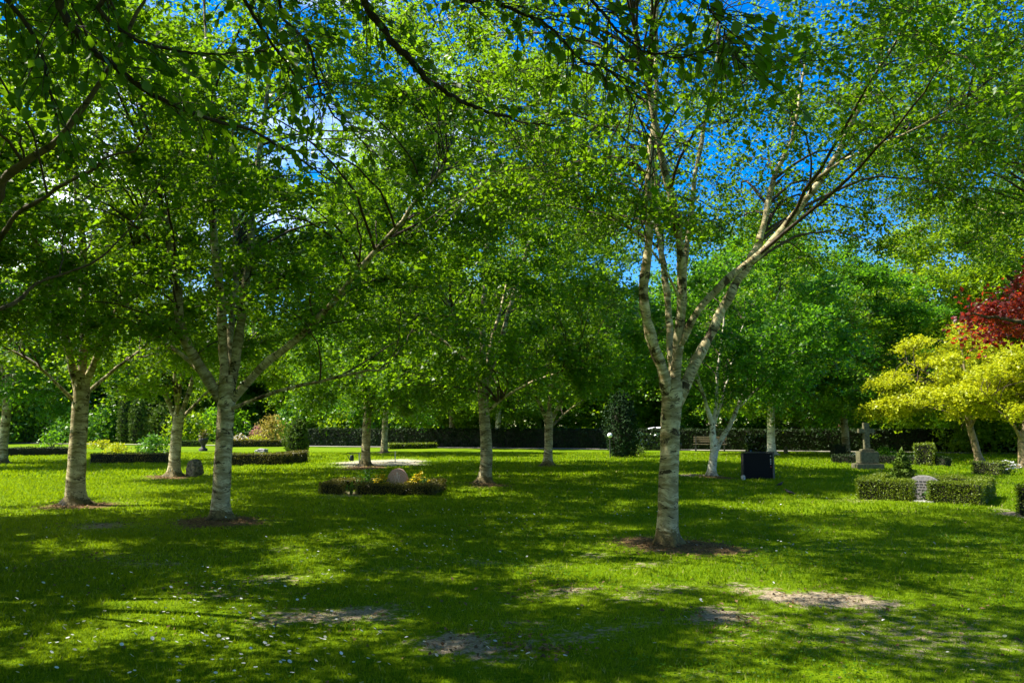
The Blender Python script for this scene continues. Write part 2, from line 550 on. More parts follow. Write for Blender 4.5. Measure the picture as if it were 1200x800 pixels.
# ------------------------------------------------------------------ ground
# worn spots of the lawn: (u, v, half-width px, half-height px, strength)
BARE = [(570, 750, 62, 12, .85), (940, 697, 66, 10, .85), (850, 728, 40, 12, .75), (640, 762, 40, 8, .3), (380, 722, 95, 14, .62), (110, 613, 42, 5, .6),
        (650, 690, 60, 8, .5), (250, 690, 70, 10, .35), (1075, 740, 190, 50, .36), (820, 557, 24, 3, .6), (405, 577, 34, 5, .5), (120, 655, 80, 10, .3),
        (560, 655, 60, 5, .4), (860, 640, 60, 5, .35), (700, 735, 90, 16, .42), (1020, 585, 60, 4, .35), (320, 640, 40, 5, .4), (1190, 600, 14, 8, .7),
        (560, 570, 40, 4, .3), (980, 640, 120, 8, .28), (830, 790, 120, 14, .3), (1085, 588, 10, 3, .7), (480, 670, 70, 8, .3), (720, 700, 60, 8, .42), (560, 700, 45, 6, .45), (610, 725, 50, 7, .45), (880, 755, 60, 8, .4), (1010, 715, 50, 6, .4),
        (790, 690, 60, 7, .42), (340, 675, 60, 6, .42), (180, 660, 50, 5, .42), (770, 665, 50, 5, .45), (680, 650, 40, 4, .4), (420, 640, 50, 4, .35), (930, 735, 50, 7, .35), (640, 660, 50, 5, .35)]
MULCH = [(786, 641, 56, 10, 1.0), (252, 612, 52, 7, 1.0), (90, 592, 42, 4.5, .9), (203, 558, 26, 3.2, .9), (428, 547, 24, 3.6, .9), (568, 568, 26, 3, .7),
         (642, 546, 14, 2, .5), (835, 559, 16, 2.2, .6)]
SAND = [(448, 541.5, 46, 4, 1.0), (470, 543, 30, 3, .8)]


def ground_spots(spots):
    out = []
    for u, v, du, dv, s in spots:
        c = G(u, v)
        sx = du / F * c[1]
        sy = max((G(u, v - dv)[1] - G(u, v + dv)[1]) / 2, 0.12)
        out.append((c[0], c[1], sx, sy, s))
    return out


BARE_W, MULCH_W, SAND_W = ground_spots(BARE), ground_spots(MULCH), ground_spots(SAND)


def spot_val(spots, X, Y):
    r = np.zeros_like(X)
    X, Y = (X + .22 * np.sin(2.3 * Y + .7) + .12 * np.sin(5.1 * X + 2.7 * Y) + .06 * np.sin(13 * Y + 7 * X),
            Y + .20 * np.sin(1.9 * X + 1.3) + .10 * np.sin(4.7 * X - 3.1 * Y) + .05 * np.sin(15 * X - 6 * Y))
    for cx, cy, sx, sy, s in spots:
        r = np.maximum(r, s * np.exp(-(((X - cx) / sx) ** 2 + ((Y - cy) / sy) ** 2) * 0.9))
    return r


def ground_z(X, Y):
    return 0.012 * np.sin(X * 1.3 + 0.4) * np.sin(Y * 1.1) + 0.008 * np.sin(X * 3.1 + Y * 2.3) + 0.03 * spot_val(MULCH_W, X, Y) - 0.012


def axis(fine0, fine1, step, far):
    a = list(np.arange(fine0, fine1 + step * .5, step))
    s, x = step, fine1
    while x < far:
        s *= 1.25; x += s; a.append(x)
    s, x = step, fine0
    while x > -far:
        s *= 1.25; x -= s; a.insert(0, x)
    return np.array(a)


gx, gy = axis(-15, 15, 0.25, 900), axis(2, 27, 0.25, 900)
XX, YY = np.meshgrid(gx, gy)
fx, fy = XX.ravel(), YY.ravel()
gv = np.stack([fx, fy, ground_z(fx, fy)], 1)
nx, ny = len(gx), len(gy)
ii = (np.arange(ny - 1)[:, None] * nx + np.arange(nx - 1)[None, :]).ravel()
ground = np_obj('ground', gv, np.stack([ii, ii + 1, ii + nx + 1, ii + nx], 1), M['lawn'], smooth=True)
for an, sp in (('bare', BARE_W), ('mulch', MULCH_W), ('sand', SAND_W)):
    a = ground.data.attributes.new(an, 'FLOAT', 'POINT')
    a.data.foreach_set('value', spot_val(sp, fx, fy).astype(np.float32))
tag(ground, 'green park lawn with worn bare patches', kind='structure')

# gravel path along the far hedge, and a second one on the left
def ribbon(name, pts, width, z, mat):
    P = catmull([(p[0], p[1], 0) for p in pts], 40)
    t = norm(np.gradient(P, axis=0))
    s = np.stack([-t[:, 1], t[:, 0], 0 * t[:, 0]], 1)
    V = np.concatenate([P + s * width / 2, P - s * width / 2]) + np.array((0, 0, z))
    i = np.arange(39)
    o = np_obj(name, V, np.stack([i, i + 40, i + 41, i + 1], 1), mat)
    return tag(o, kind='structure')


PATH_A, PATH_B = G(420, 523.5), G(1000, 529.5)
pd = norm(PATH_B - PATH_A)
ribbon('path', [PATH_A - pd * 60, PATH_A, PATH_B, PATH_B + pd * 50], 1.4, 0.035, M['path'])

# ------------------------------------------------------------------ trees
CP = {}


def crown_profile(kind, t):
    if kind == 'birch':      # wide low down, pointed on top
        return np.sin(np.clip(t * 0.80 + 0.20, 0, 1) * math.pi) ** 0.75
    if kind == 'round':
        return np.sqrt(np.clip(1 - (2 * t - 1) ** 2, 0, 1))
    if kind == 'flat':       # layered, widest low
        return np.clip(1.0 - t, 0, 1) ** 0.45 * np.clip(t * 9 + 0.35, 0, 1)
    return np.ones_like(t)


def bez(p0, p1, p2, n):
    t = np.linspace(0, 1, n)[:, None]
    return (1 - t) ** 2 * p0 + 2 * t * (1 - t) * p1 + t * t * p2


def make_tree(name, label, base, trunk, limbs, env, bark, leafm, seed, clusters=70, twigs=28, lpt=24, leaf=0.065, group=None, cat='tree',
              sigma=0.55, flat=0.5, twig_mat='twig', keep=None, limb_sides=9, trunk_sides=18, lean_leaf=0.9, tz=0.0, tri=False):
    """trunk: [(x,y,z,r)], limbs: list of the same (local coordinates, z up from the foot)
       env: (kind, z0, z1, radius, cx, cy)   keep: function that tells which local points stay"""
    rng = np.random.default_rng(seed)
    root = empty(name, (base[0], base[1], tz), label, cat, group)
    # trunk with a root flare
    T = np.array(trunk, float)
    n = 22
    pts = catmull(T[:, :3], n)
    rad = catmull(np.stack([T[:, 3]] * 3, 1), n)[:, 0]
    V, Q, bk = tubes(pts[None], rad[None], trunk_sides)
    zz = V[:, 2]
    ang = np.arctan2(V[:, 1] - pts.mean(0)[1], V[:, 0] - pts.mean(0)[0])
    ph = rng.uniform(0, 6.28, 3)
    fl = np.exp(-np.maximum(zz, 0) / 0.11) * (0.42 + 0.34 * np.sin(3 * ang + ph[0]) + 0.26 * np.sin(5 * ang + ph[1]))
    ce = pts[np.repeat(np.arange(n), trunk_sides)]
    lump = 1 + 0.035 * np.sin(zz * 9 + 3 * ang + ph[2]) + 0.02 * np.sin(zz * 23 + 2 * ang)
    off = (V - ce)
    off[:, :2] *= ((1 + np.maximum(fl, -0.05)) * lump)[:, None]
    V = ce + off
    np_obj('trunk', V, Q, M[bark], root, smooth=True, bk=bk)
    nodes, nrad, ntan = [], [], []
    for lb in limbs:
        L = np.array(lb, float)
        ln = np.linalg.norm(np.diff(L[:, :3], axis=0), axis=1).sum()
        n = max(10, int(ln / 0.16))
        p = catmull(L[:, :3], n)
        r = np.interp(np.linspace(0, len(L) - 1, n), np.arange(len(L)), L[:, 3])
        w = np.cumsum(rng.normal(0, 0.016, (n, 3)), axis=0)
        w -= np.linspace(0, 1, n)[:, None] * w[-1] * 0.5
        p = p + w * np.linspace(0.2, 1, n)[:, None]
        V, Q, bk = tubes(p[None], (r * (1 + 0.07 * np.sin(np.arange(n) * 1.7 + rng.uniform(0, 6)) + 0.06 * np.sin(np.arange(n) * .9 + rng.uniform(0, 6))))[None], limb_sides)
        bk[:, 2] += rng.uniform(3, 40)
        np_obj('limb', V, Q, M[bark], root, smooth=True, bk=bk)
        nodes.append(p[n // 5:]); nrad.append(r[n // 5:]); ntan.append(norm(np.gradient(p, axis=0))[n // 5:])
    nodes, nrad, ntan = np.concatenate(nodes), np.concatenate(nrad), np.concatenate(ntan)
    # cluster centres in the crown envelope
    kind, z0, z1, R, cx, cy = env
    C = []
    while len(C) < clusters:
        t = rng.uniform(0, 1)
        pr = float(crown_profile(kind, np.array(t)))
        if rng.uniform() > pr ** 1.5 + 0.05: continue
        a = rng.uniform(0, 2 * math.pi)
        rr = R * pr * rng.uniform(0.05, 1) ** 0.45
        c = np.array((cx + rr * math.cos(a), cy + rr * math.sin(a), z0 + t * (z1 - z0)))
        if keep is not None and not keep(c): continue
        if len(C) > 3 and np.min(np.linalg.norm(np.array(C) - c, axis=1)) < sigma * 0.75 and rng.uniform() < 0.85: continue
        C.append(c)
    C = np.array(C)
    br_p, br_r, bn = [], [], 12
    tw_p, tw_r, tw_c = [], [], []
    for ci, c in enumerate(C):
        d = nodes - c
        dist = np.linalg.norm(d, axis=1) + 0.9 * np.maximum(0, d[:, 2] + 0.25 * np.linalg.norm(d[:, :2], axis=1))
        k = int(np.argmin(dist + rng.uniform(0, 0.25, len(dist))))
        p0 = nodes[k]
        L = np.linalg.norm(c - p0)
        ctrl = p0 + ntan[k] * L * 0.22 + (c - p0) * 0.35 + np.array((0, 0, 0.10 * L)) + rng.normal(0, 0.06 * L, 3)
        P = bez(p0, ctrl, c, bn)
        P[1:-1] += rng.normal(0, 0.012, (bn - 2, 3))
        br_p.append(P)
        r0 = min(nrad[k] * 0.62, 0.009 + 0.0052 * L)
        br_r.append(np.linspace(r0, 0.005, bn))
        # twigs round the centre
        nt_ = int(twigs * rng.uniform(0.7, 1.3))
        q = c + rng.normal(0, 1, (nt_, 3)) * np.array((sigma, sigma, sigma * flat))
        q[:, 2] -= 0.18 * np.linalg.norm(q[:, :2] - c[:2], axis=1)
        if keep is not None:
            q = q[[bool(keep(x)) for x in q]] if len(q) else q
            if len(q) == 0: continue
        src = P[4:]
        dd = np.linalg.norm(q[:, None, :] - src[None], axis=2)
        s0 = src[np.argmin(dd + 0.15 * rng.uniform(size=dd.shape), axis=1)]
        mid = (s0 + q) / 2 + np.array((0, 0, 0.08)) + rng.normal(0, 0.05, q.shape)
        t = np.linspace(0, 1, 5)[None, :, None]
        tw_p.append((1 - t) ** 2 * s0[:, None] + 2 * t * (1 - t) * mid[:, None] + t * t * q[:, None])
        tw_r.append(np.repeat(np.linspace(0.0042, 0.0016, 5)[None], len(q), 0))
        tw_c.append(np.full(len(q), rng.uniform()))
    V1, Q1, _ = tubes(np.array(br_p), np.array(br_r), 5)
    TP, TR, TCl = np.concatenate(tw_p), np.concatenate(tw_r), np.concatenate(tw_c)
    if leaf > 0.14: V2, Q2 = np.zeros((0, 3)), np.zeros((0, 4), int)
    elif tri: V2, Q2, _ = tubes(TP[:, ::4], TR[:, ::4], 3)
    else: V2, Q2, _ = tubes(TP[:, ::2], TR[:, ::2], 3)
    np_obj('branching', np.concatenate([V1, V2]), np.concatenate([Q1, Q2 + len(V1)]), M[twig_mat], root, smooth=True)
    # leaves
    nT = len(TP)
    k = nT * lpt
    ti = np.repeat(np.arange(nT), lpt)
    t = rng.uniform(0.15, 1.06, k)[:, None]
    a, b, c = TP[ti, 0], TP[ti, 2], TP[ti, 4]
    ctrl = 2 * b - 0.5 * (a + c)
    pos = (1 - t) ** 2 * a + 2 * t * (1 - t) * ctrl + t * t * c + rng.normal(0, 0.055, (k, 3)) * (leaf / 0.065)
    A = norm(rng.normal(0, 1, (k, 3)) * np.array((1, 1, 0.55)) + np.array((0, 0, -0.35)))
    N = norm(np.array((0, 0, lean_leaf)) + rng.normal(0, 0.62, (k, 3)))
    Ls = leaf * rng.uniform(0.65, 1.25, k)
    V, Tt = leaf_tris(pos, A, N, Ls * 1.08, 0.5) if tri else leaf_arrays(pos, A, N, Ls, 0.36)
    tint = np.clip(0.55 * rng.uniform(0, 1, k) + 0.45 * TCl[ti], 0, 1)
    np_obj('crown', V, Tt, M[leafm], root, tint=np.repeat(tint, 3 if tri else 4))
    return root


def copy_tree(src, loc, rz, sc, label, group=None, cat=None):
    r = src.copy()
    COL.objects.link(r)
    r.location = (float(loc[0]), float(loc[1]), 0.0)
    r.rotation_euler = (0, 0, rz)
    r.scale = (sc[0], sc[0], sc[1]) if isinstance(sc, tuple) else (sc, sc, sc)
    tag(r, label, cat, group)
    for ch in src.children:
        c = ch.copy()
        COL.objects.link(c)
        c.parent = r
    return r


def px_chain(base, Y, pts):
    """[(u, v, dY, r)] in the photograph -> local points of a tree standing at base"""
    out = []
    for u, v, dy, r in pts:
        p = PX(u, v, Y + dy) - np.array((base[0], base[1], 0))
        out.append((p[0], p[1], p[2], r))
    return out


def auto_limbs(rng, fork, n, H, R, r0, spread=0.42):
    out = []
    for k in range(n):
        a = 2 * math.pi * (k + rng.uniform(-.25, .25)) / n
        lean = rng.uniform(0.35, 1.0) * spread if k else 0.08
        h = H * rng.uniform(0.74, 0.95)
        pts = []
        for t in (0, 0.12, 0.3, 0.55, 0.8, 1.0):
            rr = R * lean * (t ** 0.75) * 1.6
            pts.append((fork[0] + rr * math.cos(a) + rng.normal(0, .05 * t), fork[1] + rr * math.sin(a) + rng.normal(0, .05 * t),
                        fork[2] - 0.12 + (h - fork[2]) * t, r0 * (0.72 * (1 - t) ** 0.9 + 0.06)))
        out.append(pts)
    return out


BG = 'birches standing on the lawn'

# --- the big birch right of the middle
b1 = G(783, 638); Y1 = b1[1]
t1 = px_chain(b1, Y1, [(783, 642, 0, .175), (782, 622, 0, .145), (783, 580, 0, .136), (785, 520, 0, .130), (787, 470, 0, .140), (789, 446, 0, .13)])
l1 = [px_chain(b1, Y1, [(q[0], q[1], q[2], q[3] * .76) for q in c]) for c in (
    [(787, 478, 0, .115), (776, 428, -.10, .105), (764, 385, -.2, .096), (757, 335, -.25, .086), (763, 270, -.2, .076), (760, 200, -.1, .065), (766, 120, .1, .05), (768, 40, .2, .034), (760, -60, .3, .02)],
    [(788, 472, .02, .105), (795, 405, .0, .095), (800, 345, -.1, .09), (797, 285, -.2, .078), (782, 210, -.35, .066), (768, 140, -.5, .056), (748, 60, -.6, .045), (735, -20, -.7, .03), (720, -120, -.8, .016)],
    [(789, 482, 0, .115), (815, 424, .1, .098), (838, 382, .2, .09), (858, 340, .3, .084), (878, 300, .35, .078), (890, 262, .4, .062), (903, 205, .5, .05), (925, 150, .5, .036), (940, 70, .6, .02)],
    [(797, 405, -.05, .062), (817, 364, -.15, .064), (850, 328, -.2, .066), (893, 292, -.2, .070), (925, 255, -.2, .066), (955, 212, -.2, .058), (990, 155, -.1, .046), (1035, 80, 0, .036), (1085, 5, .1, .024), (1120, -60, .2, .012)],
    [(800, 330, .1, .05), (806, 280, .3, .048), (812, 220, .5, .044), (822, 160, .7, .04), (836, 110, .8, .032), (840, 20, 1.0, .02)],
    [(788, 468, .08, .08), (783, 385, .6, .07), (776, 300, .9, .06), (768, 210, 1.3, .05), (765, 110, 1.6, .036), (762, 0, 1.9, .02)],
    [(950, 215, -.2, .034), (985, 190, -.5, .03), (1035, 165, -.9, .024), (1090, 140, -1.3, .018), (1150, 100, -1.6, .010)],
    [(797, 350, -.1, .026), (770, 300, -.3, .022), (735, 262, -.5, .018), (690, 238, -.8, .014), (640, 205, -1.0, .009)],
)]
tree1 = make_tree('birch_tree', 'big pale birch right of the middle whose trunk splits into several thick limbs', b1, t1, l1,
                  ('birch', 4.2, 10.8, 5.0, 1.2, 0.1), 'birch_bark', 'birch_leaf', 11, 215, 24, 20, 0.066, BG, sigma=0.55, flat=0.45)

copy_tree(tree1, (11.6, 12.4), 2.6, (.95, 1.08), 'birch outside the right edge whose leaves fill the upper right corner', BG)

# --- left group
b2 = G(257, 609); Y2 = b2[1]
t2 = px_chain(b2, Y2, [(257, 613, 0, .19), (258, 598, 0, .155), (261, 545, 0, .145), (264, 495, 0, .14), (266, 462, 0, .15), (266, 440, 0, .12)])
l2 = [px_chain(b2, Y2, c) for c in (
    [(260, 470, 0, .095), (236, 432, -.15, .088), (214, 388, -.25, .08), (205, 335, -.3, .072), (198, 285, -.3, .064), (186, 235, -.3, .054), (172, 165, -.3, .042), (150, 70, -.2, .024), (140, -40, 0, .012)],
    [(264, 462, 0, .09), (262, 400, .1, .08), (258, 335, .1, .074), (251, 275, .0, .068), (251, 200, -.1, .056), (245, 110, -.2, .04), (240, 0, -.2, .02)],
    [(269, 460, 0, .09), (279, 400, .15, .08), (286, 335, .2, .072), (294, 275, .3, .062), (302, 205, .3, .05), (312, 110, .4, .035), (325, 10, .5, .018)],
    [(272, 468, 0, .075), (308, 428, -.2, .068), (350, 394, -.4, .06), (392, 348, -.6, .052), (430, 300, -.8, .044), (472, 250, -.9, .034), (520, 190, -1, .02)],
    [(272, 478, -.05, .035), (325, 458, -.4, .03), (395, 441, -.8, .024), (455, 430, -1.2, .014)],
    [(258, 462, .1, .05), (222, 424, .5, .044), (168, 380, .9, .036), (120, 330, 1.2, .024), (85, 290, 1.5, .014)],
    [(268, 450, .2, .07), (270, 390, .7, .06), (275, 320, 1.2, .05), (272, 230, 1.6, .036), (270, 130, 1.9, .02)],
)]
make_tree('birch_tree', 'birch with banded trunk and spreading limbs, second large trunk from the left', b2, t2, l2,
          ('birch', 3.0, 11.0, 4.6, 0.3, 0.5), 'birch_bark', 'birch_leaf', 12, 180, 25, 24, 0.067, BG, sigma=0.5, flat=0.45, tri=True)

b3 = G(88, 591); Y3 = b3[1]
t3 = px_chain(b3, Y3, [(88, 595, 0, .22), (88, 580, 0, .185), (91, 525, 0, .165), (94, 480, 0, .155), (96, 452, 0, .15), (96, 435, 0, .12)])
l3 = [px_chain(b3, Y3, c) for c in (
    [(92, 460, 0, .085), (76, 402, -.2, .075), (57, 340, -.4, .066), (32, 270, -.5, .054), (5, 190, -.6, .04), (-20, 110, -.6, .02)],
    [(96, 448, 0, .09), (98, 380, .1, .08), (95, 300, .1, .07), (88, 200, .1, .052), (85, 90, .1, .03), (84, 10, .1, .015)],
    [(99, 455, 0, .075), (113, 418, -.1, .068), (131, 378, -.2, .06), (150, 325, -.3, .052), (166, 250, -.3, .04), (182, 150, -.2, .022)],
    [(88, 470, -.05, .035), (62, 445, -.3, .03), (38, 424, -.5, .025), (-10, 395, -.8, .014)],
    [(98, 465, .1, .045), (120, 445, .5, .038), (150, 420, .9, .03), (190, 385, 1.3, .018)],
)]
make_tree('birch_tree', 'birch with olive banded trunk, leftmost of the whole trunks on the lawn', b3, t3, l3,
          ('birch', 2.8, 11.0, 4.3, -0.3, 0.2), 'birch_bark', 'birch_leaf_yellow', 13, 135, 26, 25, 0.07, BG, sigma=0.5, flat=0.45, tri=True)

b4 = G(204, 558); Y4 = b4[1]
t4 = px_chain(b4, Y4, [(203, 561, 0, .27), (204, 550, 0, .19), (206, 520, 0, .165), (209, 492, 0, .165), (210, 480, 0, .13)])
l4 = [px_chain(b4, Y4, c) for c in (
    [(206, 490, 0, .085), (194, 462, 0, .08), (182, 435, -.2, .07), (166, 390, -.4, .055), (150, 330, -.5, .035), (140, 270, -.5, .018)],
    [(209, 488, 0, .08), (206, 450, .1, .07), (206, 390, .1, .06), (204, 310, .1, .045), (206, 220, .1, .03), (208, 110, .1, .015)],
    [(212, 488, 0, .08), (222, 460, .1, .07), (232, 425, .3, .06), (242, 360, .4, .045), (256, 280, .5, .02)],
    [(212, 492, .1, .06), (232, 470, .5, .05), (262, 440, .9, .04), (300, 390, 1.3, .02)],
    [(208, 486, -.1, .06), (212, 445, -.5, .05), (218, 400, -.9, .04), (225, 330, -1.3, .02)],
)]
make_tree('birch_tree', 'smaller vase shaped birch beside the rough boulder behind the left pair', b4, t4, l4,
          ('birch', 2.6, 12.5, 4.4, 0.2, 0.3), 'birch_bark', 'birch_leaf_yellow', 14, 125, 24, 24, 0.083, BG, sigma=0.55, flat=0.5, tri=True)

b7 = G(568, 566); Y7 = b7[1]
t7 = px_chain(b7, Y7, [(568, 569, 0, .26), (569, 558, 0, .185), (570, 525, 0, .165), (567, 480, 0, .15), (566, 445, 0, .15), (566, 425, 0, .12)])
l7 = [px_chain(b7, Y7, c) for c in (
    [(562, 450, 0, .085), (550, 412, -.1, .075), (536, 375, -.3, .065), (508, 325, -.5, .05), (470, 265, -.7, .03), (450, 200, -.8, .015)],
    [(566, 440, 0, .10), (565, 385, .1, .085), (570, 325, .1, .07), (576, 240, .2, .05), (582, 150, .2, .03), (585, 40, .2, .02), (588, -40, .2, .01)],
    [(570, 445, 0, .085), (586, 405, .1, .075), (600, 352, .2, .062), (622, 280, .3, .045), (650, 195, .3, .02)],
    [(572, 482, 0, .045), (592, 465, -.2, .04), (622, 448, -.5, .032), (668, 432, -.8, .018)],
    [(563, 440, .1, .055), (530, 408, .5, .048), (498, 385, .9, .038), (452, 358, 1.2, .02)],
    [(568, 440, .2, .06), (575, 400, .8, .05), (590, 340, 1.4, .04), (600, 260, 1.9, .02)],
)]
make_tree('birch_tree', 'birch with white and brown blotched trunk just left of the middle', b7, t7, l7,
          ('birch', 2.5, 13.5, 5.0, 0.0, 0.2), 'birch_bark', 'birch_leaf', 15, 180, 26, 26, 0.080, BG, sigma=0.56, flat=0.5, tri=True)

b8 = G(642, 545); Y8 = b8[1]
t8 = px_chain(b8, Y8, [(642, 547, 0, .27), (642, 540, 0, .19), (643, 515, 0, .165), (643, 494, 0, .165), (644, 482, 0, .12)])
l8 = [px_chain(b8, Y8, c) for c in (
    [(641, 494, 0, .085), (632, 470, 0, .075), (616, 440, -.3, .06), (592, 400, -.6, .04), (575, 350, -.8, .02)],
    [(643, 490, 0, .09), (646, 445, .1, .075), (650, 385, .1, .06), (656, 300, .2, .04), (660, 200, .2, .025), (662, 130, .2, .012)],
    [(646, 494, 0, .085), (660, 467, .1, .075), (673, 440, .3, .06), (692, 398, .5, .042), (715, 340, .6, .02)],
    [(646, 500, .1, .05), (668, 480, .6, .042), (700, 455, 1.1, .03), (730, 420, 1.5, .015)],
)]
make_tree('birch_tree', 'slim grey birch forking low, between the middle birch and the big pale one', b8, t8, l8,
          ('birch', 2.7, 12.5, 4.6, -0.3, 0.4), 'birch_bark', 'birch_leaf', 16, 140, 24, 24, 0.092, BG, sigma=0.6, flat=0.5, tri=True)

b10 = G(834, 558); Y10 = b10[1]
t10 = px_chain(b10, Y10, [(834, 560, 0, .17), (834, 553, 0, .135), (836, 535, 0, .125), (838, 524, 0, .125), (838, 514, 0, .09)])
l10 = [px_chain(b10, Y10, c) for c in (
    [(836, 527, 0, .105), (836, 508, 0, .095), (834, 494, 0, .085), (828, 472, -.1, .06), (818, 440, -.3, .045), (806, 400, -.4, .03), (795, 350, -.5, .015)],
    [(835, 498, 0, .06), (840, 470, .1, .05), (843, 430, .2, .042), (848, 380, .2, .03), (850, 320, .2, .015)],
    [(839, 528, -.02, .085), (847, 512, -.1, .075), (858, 494, -.2, .07), (868, 472, -.3, .055), (880, 440, -.3, .042), (898, 400, -.4, .028), (915, 340, -.5, .014)],
    [(866, 478, -.3, .03), (885, 458, -.6, .026), (910, 430, -.9, .018), (940, 400, -1.2, .01)],
    [(836, 500, .1, .05), (846, 470, .4, .042), (858, 430, .6, .034), (872, 380, .8, .018)],
)]
make_tree('birch_tree', 'white stemmed birch splitting in a Y near the ground beside the black headstone', b10, t10, l10,
          ('birch', 2.5, 9.2, 4.0, 1.2, 0.6), 'white_bark', 'birch_leaf_dark', 17, 115, 22, 24, 0.088, BG, sigma=0.56, flat=0.55, tri=True)

# --- a birch just outside the left edge, its limbs reach into the picture
bL = np.array((-7.2, 7.4, 0)); 
tL = [(0, 0, -.04, .24), (0, 0, .2, .19), (.03, 0, 1.2, .17), (.05, .02, 2.2, .16), (.08, .02, 2.7, .12)]
lL = [
    [(.1, 0, 2.3, .09)] + px_chain(bL, 7.4, [(-30, 260, -.4, .045), (0, 214, -.6, .038), (50, 172, -.7, .030), (110, 95, -.8, .022), (160, 10, -.8, .015), (190, -60, -.8, .008)]),
    [(.1, 0, 2.4, .04)] + px_chain(bL, 7.4, [(-40, 310, -.8, .028), (20, 252, -1.4, .018), (80, 220, -1.7, .013), (150, 180, -2.0, .009), (195, 150, -2.2, .004)]),
    [(.1, .1, 2.5, .05)] + px_chain(bL, 7.4, [(-20, 365, .3, .024), (40, 330, .5, .015), (105, 298, .6, .011), (150, 252, .7, .008), (205, 175, .8, .003)]),
    [(.05, 0, 2.4, .09), (-.5, .3, 3.4, .07), (-1.1, .6, 4.8, .05), (-1.6, .8, 6.6, .025)],
    [(.05, 0, 2.5, .09), (0, .2, 4.0, .075), (.1, .3, 6.0, .05), (.1, .3, 8.2, .02)],
    [(.05, 0, 2.4, .08), (-.2, -.8, 3.6, .06), (-.3, -1.6, 5.2, .04), (-.3, -2.2, 7.0, .02)],
]
make_tree('birch_tree', 'birch outside the left edge whose bare lower limbs reach in from the left', bL, tL, lL,
          ('birch', 4.0, 10.5, 4.0, 0.2, -0.6), 'brown_bark', 'birch_leaf', 18, 95, 26, 22, 0.068, BG, sigma=0.48, flat=0.45, tri=True)

# --- generic birches farther back and beside the view: three kinds, then copies
protos = []
for k, (sd, lm, mt) in enumerate(((31, 'birch_leaf', 'birch_bark'), (32, 'birch_leaf_dark', 'birch_bark'), (33, 'birch_leaf_yellow', 'white_bark'))):
    r_ = np.random.default_rng(sd)
    trk = [(0, 0, -.05, .25), (0, 0, .18, .18), (.02, .01, 1.0, .16), (.05, -.02, 1.9, .15), (.06, -.02, 2.4, .12)]
    protos.append((trk, auto_limbs(r_, (.05, -.02, 2.1), 6, 9.0, 2.4, .12), lm, mt, sd))
spots = [  # (pixel foot or world xy, kind, scale, label)
    (G(428, 546), 0, (1.05, 1.15), 'slender birch standing by the pale gravel patch and the low rail'),
    (G(450, 531), 1, (1.1, 1.2), 'birch directly behind the one at the gravel patch'),
    (G(904, 533), 2, (1.3, 1.2), 'white birch rising behind the black headstone'),
    (G(529, 522.5), 0, (1.3, 1.2), 'distant thin birch in front of the dark hedge left of the blotched birch'),
    (G(583, 524), 2, (1.25, 1.2), 'distant thin birch by the dark hedge right of the blotched birch'),
    (G(2, 543), 1, (1.15, 1.15), 'birch cut by the left edge of the picture'),
    (G(992, 533), 1, (1.2, 1.1), 'birch with olive trunk behind the stone cross'),
    (np.array((-6.8, -1.5, 0)), 0, 1.0, 'unseen birch behind the camera on the left'),  # this and the next two: unseen birches, placed for their shade on the lawn
    (np.array((-11.0, 3.2, 0)), 1, 1.05, 'birch left of the camera out of view'),
    (np.array((-12.2, 10.4, 0)), 0, (.95, 1.1), 'unseen birch outside the left edge level with the second large trunk'),
]
proto_obj = {}
for i, (p, k, sc, lab) in enumerate(spots):
    if k not in proto_obj:
        trk, lbs, lm, mt, sd = protos[k]
        o = make_tree('birch_tree', lab, p, trk, lbs, ('birch', 1.8, 10.6, 4.4, 0, 0), mt, lm, sd, 130, 22, 24, 0.10, BG, sigma=0.6, flat=0.5, tri=True)
        o.scale = (sc[0], sc[0], sc[1]) if isinstance(sc, tuple) else (sc, sc, sc)
        proto_obj[k] = o
    else:
        copy_tree(proto_obj[k], p, 1.1 + i * 1.37, sc, lab, BG)

# --- the two trees whose boughs hang into the top of the picture, leaf by leaf
def leaf_blade(name, L, W):
    """a single broad birch leaf with a folded midrib, pointing along +Y"""
    xs = [(0, 0), (.55, .16), (.92, .34), (1.0, .48), (.78, .68), (.36, .88), (0, 1.05)]
    V, Fs = [], []
    for x, y in xs: V.append((0, y * L, -0.03 * L * math.sin(y * 3)))
    nL = len(xs)
    for sgn in (1, -1):
        for x, y in xs[1:-1]:
            V.append((sgn * x * W, y * L, 0.10 * W - 0.10 * L * y * y))
    m = nL - 2
    for s, off in ((0, nL), (1, nL + m)):
        for j in range(nL - 1):
            a, b = j, j + 1
            if j == 0: f = [0, off, 1]
            elif j == nL - 2: f = [a, off + j - 1, b]
            else: f = [a, off + j - 1, off + j, b]
            Fs.append(f if s == 0 else f[::-1])
    me = bpy.data.meshes.new(name)
    me.from_pydata(V, [], Fs)
    a = me.attributes.new('tint', 'FLOAT', 'POINT')
    a.data.foreach_set('value', np.full(len(V), 0.4 + 0.3 * (len(bpy.data.meshes) % 3) / 2, np.float32))
    for p in me.polygons: p.use_smooth = True
    me.materials.append(M['near_leaf'])
    return me


LEAF_ME = [leaf_blade('leaf', 0.062, 0.024), leaf_blade('leaf', 0.070, 0.027), leaf_blade('leaf', 0.056, 0.023), leaf_blade('leaf', 0.066, 0.025)]


def out_of_view(base):
    b = np.array((base[0], base[1], 0))

    def f(c):
        p = c + b
        u, v, d = proj(p)
        return not (d > 0.2 and -130 < u < 1330 and v > -110)
    return f


